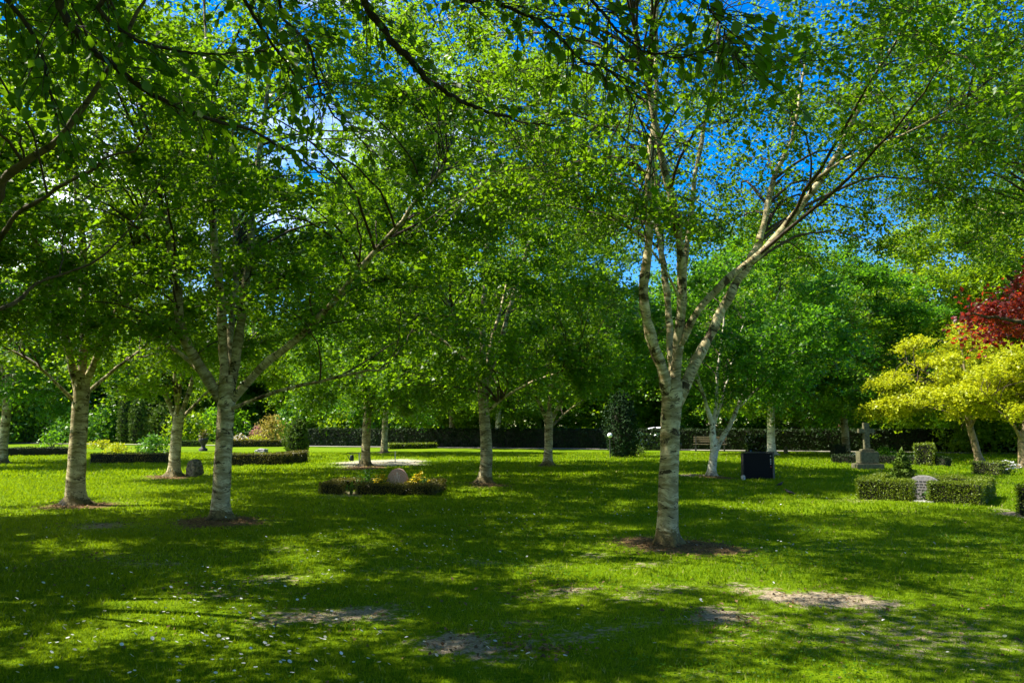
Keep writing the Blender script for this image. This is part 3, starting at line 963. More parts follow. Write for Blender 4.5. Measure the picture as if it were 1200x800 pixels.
def overhang_tree(label, base, trunk, limbs, boughs, env, seed, nleaf):
    root = make_tree('birch_tree', label, base, trunk, limbs, env, 'brown_bark', 'near_leaf', seed, 130, 22, 14, 0.085, BG, sigma=0.80, flat=0.7, tri=True, keep=out_of_view(base))
    rng = np.random.default_rng(seed + 100)
    tw_pts, tw_rad, spots_ = [], [], []
    for bo in boughs:
        L = np.array(bo, float)
        ln = np.linalg.norm(np.diff(L[:, :3], axis=0), axis=1).sum()
        n = max(16, int(ln / 0.06))
        p = catmull(L[:, :3], n)
        r = np.interp(np.linspace(0, len(L) - 1, n), np.arange(len(L)), L[:, 3])
        p[1:] += np.cumsum(rng.normal(0, .0035, (n - 1, 3)), axis=0)
        V, Q, bk = tubes(p[None], r[None], 7)
        np_obj('bough', V, Q, M['dark_limb'], root, smooth=True, bk=bk)
        tan = norm(np.gradient(p, axis=0))
        u, v, d = proj(p + np.array((base[0], base[1], 0)))
        for i in range(2, n, 2):
            if not (-60 < u[i] < 1260 and v[i] > -60): continue
            for q in range(2):
                side = norm(np.cross(tan[i], np.array((0, 0, 1.0)))) * rng.choice((-1, 1))
                L_ = rng.uniform(.14, .42)
                e = p[i] + (tan[i] * rng.uniform(.3, .9) + side * rng.uniform(.3, 1.0) + np.array((0, 0, rng.uniform(-.75, .25)))) * L_
                m_ = (p[i] + e) / 2 + np.array((0, 0, .04))
                P = bez(p[i], m_, e, 6)
                tw_pts.append(P); tw_rad.append(np.linspace(.0028, .0011, 6))
                for j in range(2, 6):
                    spots_.append((P[j], P[j] - P[j - 1]))
    V, Q, _ = tubes(np.array(tw_pts), np.array(tw_rad), 4)
    np_obj('twig_spray', V, Q, M['dark_limb'], root, smooth=True)
    order = rng.permutation(len(spots_))
    rest = order[nleaf:nleaf * 2]
    if len(rest):
        Pr = np.array([spots_[j][0] for j in rest]); Dr = norm(np.array([spots_[j][1] for j in rest]))
        V, T = leaf_arrays(Pr, norm(Dr + rng.normal(0, .5, Pr.shape) + np.array((0, 0, -.7))), norm(rng.normal(0, .75, Pr.shape) + np.array((0, -.35, .9))), rng.uniform(.045, .07, len(Pr)), .38)
        tag(np_obj('leaf_spray', V, T, M['near_leaf'], root, tint=np.repeat(rng.uniform(.2, .9, len(Pr)), 4)), kind='stuff')
    order = order[:nleaf]
    for j in order:
        pos, d = spots_[j]
        o = bpy.data.objects.new('leaf', LEAF_ME[int(rng.integers(0, 4))])
        ax = norm(d / (np.linalg.norm(d) + 1e-9) + rng.normal(0, .55, 3) + np.array((0, 0, -.75)))
        nn = norm(rng.normal(0, .75, 3) + np.array((0, -.35, .9)))
        x = norm(np.cross(ax, nn)); z = np.cross(x, ax)
        s = rng.uniform(.65, 1.1)
        o.matrix_local = Matrix(((x[0] * s, ax[0] * s, z[0] * s, pos[0]), (x[1] * s, ax[1] * s, z[1] * s, pos[1]), (x[2] * s, ax[2] * s, z[2] * s, pos[2]), (0, 0, 0, 1)))
        link(o, root)
    return root


bA = np.array((-3.7, 2.4, 0))
tA = [(0, 0, -.04, .23), (0, 0, .2, .18), (.02, .03, 1.5, .15), (.05, .05, 3.0, .13), (.08, .06, 3.8, .09)]
limA = [[(.06, .05, 3.2, .08), (.1, .0, 4.6, .06), (.0, .1, 6.4, .03)], [(.06, .05, 3.2, .07), (-.6, -.4, 4.4, .05), (-1.2, -.9, 6.0, .02)], [(.06, .05, 3.0, .07), (-.9, .6, 4.4, .05), (-1.6, 1.0, 5.8, .02)],
        [(.06, .05, 3.2, .06), (.9, -.4, 4.4, .045), (1.6, -.9, 5.8, .02)]]
bouA = [
    [(.06, .05, 3.0, .045), (.7, .5, 3.7, .034)] + px_chain(bA, 3.2, [(40, -40, -.1, .021), (75, 14, 0, .018), (105, 48, .1, .016), (150, 85, .3, .014), (228, 134, .5, .011), (300, 152, .7, .008), (352, 182, .9, .006), (402, 214, 1.1, .003)]),
    [(.06, .05, 2.9, .035), (.5, .5, 3.5, .024)] + px_chain(bA, 3.2, [(-40, -40, .1, .014), (12, 8, .2, .011), (45, 55, .3, .009), (58, 100, .3, .007), (70, 138, .3, .004)]),
    [(.06, .05, 3.1, .035), (1.3, .6, 4.0, .024)] + px_chain(bA, 3.4, [(255, -60, 0, .012), (280, 5, .2, .010), (310, 55, .4, .008), (335, 90, .5, .006), (372, 140, .7, .003)]),
    [(.6, .4, 3.65, .022)] + px_chain(bA, 3.0, [(90, -30, 0, .012), (120, 25, .1, .010), (170, 62, .3, .008), (240, 75, .5, .005), (310, 70, .7, .003)]),
]
overhang_tree('near birch whose dark leafy boughs hang into the upper left corner', bA, tA, limA, bouA, ('birch', 4.6, 9.5, 4.6, 2.4, 2.6), 41, 300)

bB = np.array((1.6, -2.4, 0))
tB = [(0, 0, -.04, .23), (0, 0, .2, .18), (.02, .03, 1.5, .15), (.0, .08, 3.0, .13), (.0, .1, 3.8, .09)]
limB = [[(.0, .08, 3.2, .08), (.1, .3, 4.6, .06), (.0, .4, 6.4, .03)], [(.0, .08, 3.2, .07), (-.8, .4, 4.4, .05), (-1.6, .9, 5.6, .02)], [(.0, .08, 3.0, .07), (.9, .6, 4.4, .05), (1.6, 1.0, 5.8, .02)],
        [(.0, .08, 3.2, .06), (.4, -1.0, 4.4, .045), (.8, -1.8, 5.8, .02)]]
bouB = [
    [(.0, .08, 3.1, .05), (-1.2, 2.6, 4.3, .042)] + px_chain(bB, 4.0, [(405, -60, 0, .026), (424, 5, .1, .023), (455, 52, .2, .021), (498, 92, .4, .018), (535, 118, .6, .014), (575, 136, .8, .010), (645, 150, 1.0, .005)]),
    [(.0, .08, 3.2, .035), (-.9, 2.6, 4.2, .026)] + px_chain(bB, 3.4, [(545, -60, 0, .011), (585, 0, .1, .009), (640, 30, .2, .008), (690, 72, .3, .006), (738, 96, .4, .004), (775, 175, .5, .002)]),
    [(.0, .08, 3.2, .035), (-.2, 2.8, 4.2, .024)] + px_chain(bB, 3.2, [(650, -70, 0, .010), (690, 0, .1, .008), (730, 45, .2, .006), (790, 70, .3, .004), (850, 60, .4, .002)]),
    [(.0, .08, 3.2, .03), (.1, 2.8, 4.2, .022)] + px_chain(bB, 3.1, [(790, -70, 0, .009), (825, -10, .1, .006), (850, 30, .2, .003), (870, 70, .2, .002)]),
    [(-1.0, 2.3, 4.1, .02)] + px_chain(bB, 4.3, [(330, -40, 0, .010), (370, 60, .2, .008), (395, 130, .4, .006), (440, 185, .6, .003)]),
]
overhang_tree('near birch whose dark leafy boughs hang into the top middle of the picture', bB, tB, limB, bouB, ('birch', 4.1, 8.8, 3.8, 0.4, 3.0), 42, 300)

# ---- golden trees at the right
bY = G(1148, 541); YY_ = bY[1]
tY = px_chain(bY, YY_, [(1149, 543, 0, .20), (1147, 536, 0, .16), (1141, 515, 0, .14), (1136, 497, 0, .13), (1133, 482, 0, .10)])
lY = [px_chain(bY, YY_, c) for c in (
    [(1136, 498, 0, .08), (1115, 470, -.3, .06), (1090, 440, -.6, .04), (1060, 420, -.9, .02)],
    [(1135, 490, 0, .09), (1132, 450, .2, .06), (1128, 415, .3, .04), (1125, 385, .3, .02)],
    [(1136, 494, 0, .08), (1155, 460, .2, .06), (1175, 430, .4, .04), (1195, 405, .5, .02)],
    [(1138, 500, .2, .06), (1120, 480, 1.0, .05), (1100, 455, 1.7, .03)], [(1138, 500, -.2, .06), (1150, 475, -1.0, .05), (1165, 450, -1.7, .03)])]
make_tree('golden_tree', 'tree with golden yellow leaves and a leaning bare trunk behind the hedge block', bY, tY, lY, ('flat', 1.9, 6.3, 4.3, -0.7, 0), 'gold_bark', 'gold_leaf', 51, 92, 26, 22, 0.09,
          'golden leaved trees', sigma=0.42, flat=0.30, limb_sides=7, tri=True)
bY2 = G(1199, 548); YZ = bY2[1]
tY2 = px_chain(bY2, YZ, [(1200, 550, 0, .21), (1199, 540, 0, .17), (1198, 520, 0, .15), (1199, 505, 0, .12)])
lY2 = [px_chain(bY2, YZ, c) for c in (
    [(1197, 515, 0, .07), (1188, 500, -.3, .06), (1175, 480, -.6, .04), (1150, 460, -.9, .02)],
    [(1199, 508, 0, .08), (1204, 470, .2, .05), (1208, 430, .3, .02)],
    [(1200, 508, 0, .07), (1225, 480, .2, .05), (1255, 450, .4, .02)])]
make_tree('golden_tree', 'golden yellow leaved tree cut by the right edge', bY2, tY2, lY2, ('flat', 1.9, 5.0, 3.0, 0.6, -0.4), 'gold_bark', 'gold_leaf', 52, 60, 26, 20, 0.09,
          'golden leaved trees', sigma=0.42, flat=0.30, limb_sides=7, tri=True)

# ---- purple tree outside the right edge
bP = np.array((11.6, 15.0, 0))
tP = [(0, 0, -.05, .22), (0, 0, .2, .17), (-.05, 0, 1.2, .14), (-.08, 0, 2.1, .13), (-.1, 0, 2.6, .09)]
lP = [[(-.08, 0, 2.3, .08), (-.8, -.2, 3.1, .06), (-1.7, -.3, 3.6, .04), (-2.7, -.3, 3.75, .02)], [(-.08, 0, 2.4, .08), (-.6, .3, 3.6, .06), (-1.5, .4, 4.6, .03)],
      [(-.08, 0, 2.4, .08), (.2, .0, 4.0, .05), (.3, .0, 5.6, .02)], [(-.08, 0, 2.3, .07), (.9, .4, 3.6, .05), (1.7, .6, 4.6, .02)]]
make_tree('purple_tree', 'tree with dark red purple leaves reaching in from the right edge', bP, tP, lP, ('round', 3.1, 4.8, 2.4, 0.1, 0), 'brown_bark', 'plum_leaf', 53, 18, 22, 22, 0.115,
          sigma=0.42, flat=0.5)

# ---- big broadleaved trees behind
BGT = 'broadleaved trees in the background'
bigs = {}
for key, lm, sd in (('lime', 'lime_leaf', 61), ('broad', 'broad_leaf', 62), ('bright', 'birch_leaf_yellow', 63)):
    r_ = np.random.default_rng(sd)
    bigs[key] = ([(0, 0, -.05, .42), (0, 0, .3, .33), (.03, 0, 1.6, .29), (.05, .03, 2.8, .26), (.05, .03, 3.4, .2)], auto_limbs(r_, (.05, .03, 2.9), 7, 12.0, 3.2, .2, 0.5), lm, sd)
big_obj = {}


def big(key, loc, sc, rz, label):
    if key not in big_obj:
        trk, lbs, lm, sd = bigs[key]
        o = make_tree('broadleaf_tree', label, loc, trk, lbs, ('round', 0.2, 14.5, 5.8, 0, 0), 'brown_bark', lm, sd, 150, 20, 32 if key == 'lime' else 24, 0.15 if key == 'lime' else 0.19, BGT, sigma=0.95, tri=True, flat=0.55, limb_sides=6, trunk_sides=12)
        o.scale = (sc[0], sc[0], sc[1]) if isinstance(sc, tuple) else (sc, sc, sc)
        o.rotation_euler[2] = rz
        big_obj[key] = o
        return o
    return copy_tree(big_obj[key], loc, rz, sc, label, BGT)


def at_px(u, Y): return np.array(((u - 600) / F * Y, Y, 0.0))


big('lime', at_px(1130, 46), (1.05, 1.06), 0.3, 'tall lime green tree right of the blue sky gap behind the golden tree')
big('lime', at_px(1265, 42), (1.0, 1.15), 1.9, 'lime green tree at the right edge behind the purple leaves')
bgl = [(-60, 78, 'broad', 1.0), (40, 84, 'bright', 1.05), (130, 80, 'broad', 1.1), (225, 86, 'bright', 1.1), (305, 82, 'broad', .95), (385, 78, 'bright', .95), (455, 80, 'broad', 1.0),
       (530, 68, 'bright', 1.0), (610, 74, 'broad', 1.05), (690, 67, 'bright', .95), (770, 72, 'broad', 1.0), (850, 66, 'broad', 1.08), (930, 68, 'broad', 1.14), (1005, 60, 'broad', .95),
       (1060, 66, 'lime', .85), (1190, 62, 'broad', 1.0), (1290, 60, 'broad', 1.0)]
where = ['beyond the left edge of the lawn', 'at the far left end of the lawn', 'behind the two narrow cypresses', 'behind the boulder and the far left hedges', 'behind the orange shrub', 'behind the columnar yew',
         'behind the gravel patch birch', 'behind the far hedge left of the blotched birch', 'behind the far hedge right of the blotched birch', 'behind the dark conifer', 'behind the white car',
         'behind the garden bench', 'behind the black headstone', 'behind the stone cross', 'behind the red roofed house', 'behind the leaning golden tree', 'beyond the right edge']
for i, ((u, Y, k, s), w) in enumerate(zip(bgl, where)):
    big(k, at_px(u, Y), (s * 1.12, s), 0.7 + i * 1.9, {'broad': 'dense dark green', 'bright': 'bright yellow green', 'lime': 'pale lime green'}[k] + ' background tree ' + w)
for i, (u, Y, k, s, w) in enumerate([(-10, 70, 'bright', .55, 'left edge'), (95, 76, 'broad', .6, 'far left hedges'), (270, 78, 'bright', .55, 'orange shrub'), (405, 74, 'bright', .6, 'columnar yew'),
                                     (1160, 50, 'broad', .55, 'hedge block on the right')]):
    big(k, at_px(u, Y), (s * 1.2, s), 0.3 + i * 1.3, 'low ' + {'broad': 'dark', 'bright': 'bright green'}[k] + ' spreading tree behind the ' + w)


# ---- the wood that closes the view behind everything
def far_wood():
    rng = np.random.default_rng(70)
    n = 60000
    X = rng.uniform(-95, 110, n)
    top = 8.5 + 1.6 * np.sin(X * .21) + 1.2 * np.sin(X * .53 + 1) + .7 * np.sin(X * 1.3)
    Z = top * rng.uniform(0, 1, n) ** .8
    Y = 92 + 5 * np.sin(X * .09) + rng.uniform(-1.6, 2.4, n) + 1.5 * np.sin(X * .8 + Z * .6) + 1.2 * np.sin(Z * 1.1 + X * .3) + .12 * Z
    P = np.stack([X, Y, Z], 1)
    V, T = leaf_tris(P, norm(rng.normal(0, 1, (n, 3)) + np.array((0, 0, -.4))), norm(rng.normal(0, .7, (n, 3)) + np.array((0, -.6, .6))), rng.uniform(.35, .75, n), .45)
    o = np_obj('far_wood', V, T, M['birch_leaf_yellow'], tint=np.repeat(np.clip(.5 + .3 * np.sin(X * .35) + rng.normal(0, .2, n), 0, 1), 3))
    tag(o, 'dense green wood closing the view behind all the trees', 'wood', kind='stuff')


far_wood()

# ------------------------------------------------------------------ shrubs and hedges
def cloud_leaves(P, N_out, leaf, rng, spread=0.7, W=0.34):
    k = len(P)
    A = norm(rng.normal(0, 1, (k, 3)) + 0.35 * N_out)
    N = norm(N_out + rng.normal(0, spread, (k, 3)))
    V, T = leaf_arrays(P, A, N, leaf * rng.uniform(.6, 1.25, k), W) if leaf < .08 else leaf_tris(P, A, N, leaf * 1.1 * rng.uniform(.6, 1.25, k), W * 1.3)
    return V, T, len(V) // k


def box_shell(n, sx, sy, sz, rng, depth=0.04):
    """points near the top and the four sides of a clipped hedge"""
    ar = np.array([sx * sy, sx * sz, sx * sz, sy * sz, sy * sz])
    f = rng.choice(5, n, p=ar / ar.sum())
    u, v = rng.uniform(-.5, .5, n), rng.uniform(-.5, .5, n)
    P = np.zeros((n, 3)); N = np.zeros((n, 3))
    for k in range(5):
        m = f == k
        if k == 0: P[m] = np.stack([u[m] * sx, v[m] * sy, np.full(m.sum(), sz)], 1); N[m] = (0, 0, 1)
        elif k < 3:
            s = -.5 if k == 1 else .5
            P[m] = np.stack([u[m] * sx, np.full(m.sum(), s * sy), (v[m] + .5) * sz], 1); N[m] = (0, 2 * s, 0)
        else:
            s = -.5 if k == 3 else .5
            P[m] = np.stack([np.full(m.sum(), s * sx), u[m] * sy, (v[m] + .5) * sz], 1); N[m] = (2 * s, 0, 0)
    wob = 0.045 * np.sin(P[:, 0] * 11 + P[:, 2] * 7) * min(1, sz) * .5 + 0.03 * np.sin(P[:, 0] * 5 + P[:, 1] * 3) * min(1, sz * 1.5)
    P = P - N * rng.exponential(depth, n)[:, None] * 0.6 + N * (rng.normal(0, 0.014, n) + wob)[:, None]
    P[:, 2] = np.maximum(P[:, 2], 0.015)
    return P, N


def hedge_run(parent, name, x, y, rz, sx, sy, sz, mat, leaf, dens, seed, core=True):
    """one clipped run: a dark woody core and a shell of leaves, local to parent"""
    rng = np.random.default_rng(seed)
    area = sx * sy + 2 * (sx + sy) * sz
    P, N = box_shell(int(area * dens), sx, sy, sz, rng)
    V, T, lv = cloud_leaves(P, N, leaf, rng)
    tint = np.repeat(np.clip(rng.uniform(0, 1, len(P)) * .8 + .2 * (0.5 + .5 * np.sin(P[:, 0] * 4)), 0, 1), lv)
    c, s = math.cos(rz), math.sin(rz)
    R = np.array(((c, -s, 0), (s, c, 0), (0, 0, 1)))
    fo = np_obj(name, V @ R.T + np.array((x, y, 0)), T, M[mat], parent, tint=tint)
    if core:
        i = 0.05
        bm = box_bm(-sx / 2 + i, sx / 2 - i, -sy / 2 + i, sy / 2 - i, 0.0, sz - i)
        bmesh.ops.rotate(bm, verts=bm.verts, cent=(0, 0, 0), matrix=Matrix.Rotation(rz, 3, 'Z'))
        bmesh.ops.translate(bm, verts=bm.verts, vec=(x, y, 0))
        bm_obj('stems', bm, M['hedge_core'], fo)
    return fo


def hedge_px(label, uvs, h, thick, mat, leaf, dens, seed, group=None, name='hedge'):
    """clipped hedge whose front foot follows photograph pixels"""
    pts = [G(u, v) for u, v in uvs]
    c = sum(pts) / len(pts)
    root = empty(name, (c[0], c[1]), label, 'hedge', group)
    for i in range(len(pts) - 1):
        a, b = pts[i] - c, pts[i + 1] - c
        d = b - a
        L = np.linalg.norm(d)
        rz = math.atan2(d[1], d[0])
        back = np.array((-d[1], d[0], 0)) / L
        if back[1] < 0: back = -back
        m = (a + b) / 2 + back * thick / 2
        hedge_run(root, 'hedge_run', m[0], m[1], rz, L, thick, h, mat, leaf, dens, seed + i)
    return root


# the two graves with hedges close to the camera
gl = G(374, 577); gr_ = G(514, 581)
gc = (gl + gr_) / 2
grot = .3 * math.atan2((gr_ - gl)[1], (gr_ - gl)[0])
gw = .9 * np.linalg.norm(gr_ - gl)
hr = empty('grave_hedge', (gc[0], gc[1]), 'low brownish box hedge round the grave with the pink stone', 'hedge', None, grot)
hh, ht = 0.27, 0.24
hedge_run(hr, 'hedge_run', -gw / 2 + 0.30, 0, 0, 0.60, ht, hh, 'brown_hedge_leaf', 0.034, 3000, 201)
hedge_run(hr, 'hedge_run', 0.42, 0.0, 0, gw - 0.92, ht, hh - .02, 'brown_hedge_leaf', 0.034, 3000, 202)
hedge_run(hr, 'hedge_run', -gw / 2 + .13, 0.62, 0, ht, 1.0, hh, 'brown_hedge_leaf', 0.034, 2200, 203)
hedge_run(hr, 'hedge_run', gw / 2 - .13, 0.62, 0, ht, 1.0, hh, 'brown_hedge_leaf', 0.034, 2200, 204)
hedge_run(hr, 'hedge_run', 0, 1.24, 0, gw, ht, hh, 'brown_hedge_leaf', 0.034, 2200, 205)


def loc2(o, x, y):
    c, s = math.cos(o.rotation_euler[2]), math.sin(o.rotation_euler[2])
    return (o.location.x + c * x - s * y, o.location.y + s * x + c * y)


def profile_stone(name, label, loc, rz, outline, thick, mat, bevel=0.02, rough=0.0, seed=0, cat='headstone'):
    root = empty(name, loc, label, cat, None, rz)
    rr = random.Random(seed)
    bm = bmesh.new()
    vs = [bm.verts.new((x + rr.uniform(-rough, rough), -thick / 2, z + rr.uniform(-rough, rough) * (z > 0.01))) for x, z in outline]
    f = bm.faces.new(vs)
    ex = bmesh.ops.extrude_face_region(bm, geom=[f])
    for v in [g for g in ex['geom'] if isinstance(g, bmesh.types.BMVert)]: v.co.y = thick / 2
    bmesh.ops.recalc_face_normals(bm, faces=bm.faces)
    bm_obj('slab', bm, M[mat], root, bevel=bevel, seg=2)
    return root


def arc(w, h0, h1, n=18):
    """half-round outline: width w, straight up to h0, round up to h1"""
    o = [(-w / 2, -0.02), (w / 2, -0.02)]
    for k in range(n + 1):
        a = math.pi * k / n
        o.append((w / 2 * math.cos(a), h0 + (h1 - h0) * math.sin(a)))
    return o


hx, hy = loc2(hr, 0.33, 0.62)
hs = profile_stone('headstone', 'pink granite headstone with rounded top behind the low hedge among yellow flowers', (hx, hy, 0), grot, arc(0.54, 0.16, 0.57), 0.16, 'pink_granite', 0.015, 0.006, 3)
for k, (x, z, w, h) in enumerate([(0, .40, .035, .15), (-.05, .36, .02, .10), (.05, .37, .02, .11), (-.12, .22, .10, .018), (.1, .24, .12, .018), (-.08, .17, .18, .016), (.12, .18, .10, .016), (.04, .29, .03, .07), (-.03, .28, .02, .06)]):
    bm_obj('carving', box_bm(x - w / 2, x + w / 2, -.088, -.078, z - h / 2, z + h / 2), M['pink_relief'], hs, bevel=.003, seg=1)


def leaf_plant(name, label, loc, shape, n, leaf, mat, seed, cat='plant', group=None, blossoms=None, stem=True, parent_rz=0.0, solid=False):
    """shape: (rx, ry, h, kind) kind dome / cone / column / mat"""
    rng = np.random.default_rng(seed)
    root = empty(name, loc, label, cat, group, parent_rz)
    rx, ry, h, kind = shape
    t = rng.uniform(0, 1, n)
    a = rng.uniform(0, 2 * math.pi, n)
    rr = rng.uniform(0, 1, n) ** 0.33
    lump = 1 + .16 * np.sin(3 * a + seed) * np.sin(5 * t + seed) + .1 * np.sin(7 * a + 9 * t)
    if kind == 'dome':
        e = t ** 0.8 * math.pi / 2
        pr, z = np.cos(e) * rr, np.sin(e) * rr
        P = np.stack([rx * pr * np.cos(a) * lump, ry * pr * np.sin(a) * lump, h * (0.06 + .94 * z * lump)], 1)
    elif kind == 'cone':
        t = 1 - np.sqrt(t)
        lay = 0.8 + .2 * np.sin(t * 38)
        P = np.stack([rx * (1 - t) ** .85 * rr * np.cos(a) * lump * lay, ry * (1 - t) ** .85 * rr * np.sin(a) * lump * lay, h * (.03 + .97 * t)], 1)
    elif kind == 'column':
        w = np.clip(np.sin(np.clip(t * .86 + .14, 0, 1) * math.pi) ** .42, .08, 1)
        P = np.stack([rx * w * rr * np.cos(a) * lump, ry * w * rr * np.sin(a) * lump, h * (.02 + .98 * t)], 1)
    else:
        P = np.stack([rx * np.sqrt(rr) * np.cos(a), ry * np.sqrt(rr) * np.sin(a), h * rng.uniform(.3, 1, n)], 1)
    No = norm(P / np.array((rx, ry, h)) - np.array((0, 0, .35)) + 1e-6)
    V, T, lv = cloud_leaves(P, No, leaf, rng, .8, .30)
    tint = np.clip(rng.uniform(0, 1, n) * .7 + .3 * (.5 + .5 * np.sin(4 * a + 6 * t)), 0, 1)
    np_obj('foliage', V, T, M[mat], root, tint=np.repeat(tint, lv))
    if stem:
        tp, tr = [], []
        for k in range(7):
            aa = k * 0.9 + seed
            e = np.array((rx * .55 * math.cos(aa), ry * .55 * math.sin(aa), h * .62)) if k else np.array((0, 0, h * .85))
            s0 = np.array((.02 * math.cos(aa), .02 * math.sin(aa), -.02))
            tp.append(bez(s0, np.array((e[0] * .3, e[1] * .3, e[2] * .6)), e, 6)); tr.append(np.linspace(.012 + .012 * h, .004, 6))
        V, Q, _ = tubes(np.array(tp), np.array(tr), 5)
        np_obj('stems', V, Q, M['twig'], root, smooth=True)
    if solid:
        prof = [(rx * .62 * max(.05, math.sin(min(1, k / 9 * .86 + .14) * math.pi) ** .45 if kind == 'column' else (1 - k / 9) ** .85), h * (.02 + .9 * k / 9)) for k in range(10)]
        V, Q = lathe(prof, 12)
        np_obj('inner_twigs', V, Q, M['hedge_core'], root)
    if blossoms:
        nb, size, bm_ = blossoms
        Pb = P[rng.choice(n, nb)] + np.array((0, 0, .02))
        Pb[:, 2] = np.maximum(Pb[:, 2], h * .5)
        A = norm(rng.normal(0, 1, (nb, 3)) * np.array((1, 1, .3)))
        Vs, Ts, off = [], [], 0
        for q in range(3):
            an = q * 2.1
            A2 = norm(np.stack([A[:, 0] * math.cos(an) - A[:, 1] * math.sin(an), A[:, 0] * math.sin(an) + A[:, 1] * math.cos(an), A[:, 2]], 1))
            V, T = leaf_arrays(Pb, A2, norm(np.array((0, -.4, 1)) + rng.normal(0, .3, (nb, 3))), np.full(nb, size), .5)
            Vs.append(V); Ts.append(T + off); off += len(V)
        np_obj('blossom', np.concatenate(Vs), np.concatenate(Ts), M[bm_], root, tint=np.repeat(rng.uniform(0, 1, nb), 4).repeat(1).tolist() * 3)
    return root


x, y = loc2(hr, -0.02, 0.45)
leaf_plant('flowering_plant', 'yellow flowers left of the pink headstone', (x, y), (.27, .24, .44, 'dome'), 240, .05, 'bright_shrub', 211, 'flowers', 'yellow flowers on the grave', (120, .05, 'blossom_yellow'))
x, y = loc2(hr, 0.85, 0.5)
leaf_plant('flowering_plant', 'yellow flowers right of the pink headstone', (x, y), (.36, .24, .44, 'dome'), 260, .05, 'bright_shrub', 212, 'flowers', 'yellow flowers on the grave', (150, .05, 'blossom_yellow'))
x, y = loc2(hr, -0.42, 0.55)
leaf_plant('young_shrub', 'bright green leafy shrub left of the yellow flowers on the grave', (x, y), (.28, .28, .52, 'dome'), 260, .07, 'bright_shrub', 213, 'shrub')
x, y = loc2(hr, -0.63, 0.02)
leaf_plant('small_plant', 'small bright green plant in the gap of the low grave hedge', (x, y), (.17, .15, .24, 'dome'), 150, .05, 'bright_shrub', 214, 'plant')
x, y = loc2(hr, 1.05, 0.3)
leaf_plant('small_plant', 'small bright green plant at the right end of the low grave hedge', (x, y), (.16, .16, .42, 'dome'), 120, .05, 'bright_shrub', 215, 'plant')

# right grave
gl2 = G(1004, 584); gr2 = G(1152, 592)
d2 = gr2 - gl2
g2w = np.linalg.norm(d2); g2r = math.atan2(d2[1], d2[0])
g2c = (gl2 + gr2) / 2
h2 = empty('grave_hedge', (g2c[0], g2c[1]), 'clipped green box hedge with a gap in front, round the grave on the right', 'hedge', None, g2r)
a0, a1, a2, a3 = -g2w / 2, -g2w / 2 + g2w * .56, -g2w / 2 + g2w * .585, g2w / 2
hedge_run(h2, 'hedge_run', (a0 + a1 - .22) / 2, .15, 0, (a1 - .22) - a0, .34, .43, 'hedge_leaf', .034, 3400, 221)
hedge_run(h2, 'hedge_run', (a2 + a3) / 2, .15, 0, a3 - a2, .34, .44, 'hedge_leaf', .034, 3400, 222)
hedge_run(h2, 'hedge_run', a0 + .17, 1.2, 0, .34, 1.75, .45, 'hedge_leaf', .034, 2600, 223)
hedge_run(h2, 'hedge_run', a3 - .17, 1.2, 0, .34, 1.75, .45, 'hedge_leaf', .034, 2600, 224)
hedge_run(h2, 'hedge_run', 0, 2.24, 0, g2w, .34, .43, 'hedge_leaf', .034, 2600, 225)
x, y = loc2(h2, (a1 - .1), .62)
hs2 = profile_stone('headstone', 'grey granite headstone with low curved top in the gap of the right grave hedge', (x, y, 0), g2r + .1, arc(.60, .34, .52), .16, 'grey_granite', .015, .004, 5)
for k, (x_, z, w) in enumerate([(-.02, .40, .30), (0, .34, .34), (-.03, .28, .26), (.02, .22, .30)]):
    for j in range(4):
        xa = x_ - w / 2 + j * w / 4
        bm_obj('carving', box_bm(xa + .008, xa + w / 4 - .014, -.086, -.078, z - .013, z + .013), M['dark_relief'], hs2, bevel=.002, seg=1)
x, y = loc2(h2, a0 + .78, .85)
leaf_plant('conifer_shrub', 'small cone shaped evergreen growing inside the right grave hedge', (x, y), (.48, .48, 1.05, 'cone'), 3600, .08, 'cypress_leaf', 231, 'shrub')
x, y = loc2(h2, a1 - .02, .36)
leaf_plant('small_plant', 'low yellow green plant in front of the grey headstone', (x, y), (.20, .16, .20, 'dome'), 150, .05, 'bright_shrub', 232, 'plant')
x, y = loc2(h2, (a1 + a2) / 2 - .05, .06)
bm_obj_ = bm_obj('stepping_stone', box_bm(-.2, .2, -.09, .09, -.03, .02), M['white_stone'], None, bevel=.01)
bm_obj_.location = (x, y, .012); bm_obj_.rotation_euler[2] = g2r
tag(bm_obj_, 'pale flat stone at the gap of the right grave hedge', 'stone')

# hedges farther away
HG = 'low clipped grave hedges in the distance'
hedge_px('low dark hedge at the far left edge of the lawn', [(-40, 534), (80, 533)], .42, .5, 'hedge_dark', .06, 500, 301, HG)
hedge_px('speckled low hedge between the two left trunks', [(104, 543), (196, 542)], .42, .5, 'brown_hedge_leaf', .05, 700, 302, HG)
hedge_px('low brown hedge with a corner in front of the columnar yew', [(268, 545), (330, 544.5), (362, 540)], .46, .5, 'brown_hedge_leaf', .05, 700, 303, HG)
hedge_px('low hedge behind the dark urn on the left', [(203, 523), (236, 523)], .45, .5, 'cypress_leaf', .08, 350, 304, HG)
hedge_px('long low hedge behind the brown cornered hedge', [(266, 523.5), (342, 523)], .5, .5, 'brown_hedge_leaf', .08, 350, 305, HG)
hedge_px('low hedge right of the columnar yew, far back', [(362, 519), (442, 518)], .42, .6, 'hedge_leaf', .10, 250, 306, HG)
hedge_px('low dark hedge behind the slender birch at the gravel patch', [(456, 526), (512, 525)], .36, .7, 'hedge_leaf', .08, 350, 307, HG)
hedge_px('low hedge behind the leftmost trunk', [(98, 518), (140, 517)], .5, .6, 'cypress_leaf', .10, 250, 308, HG)
hedge_px('dark low hedge at the foot of the stone cross', [(974, 542), (1066, 544), (1108, 546)], .34, .5, 'hedge_dark', .06, 500, 309, HG)
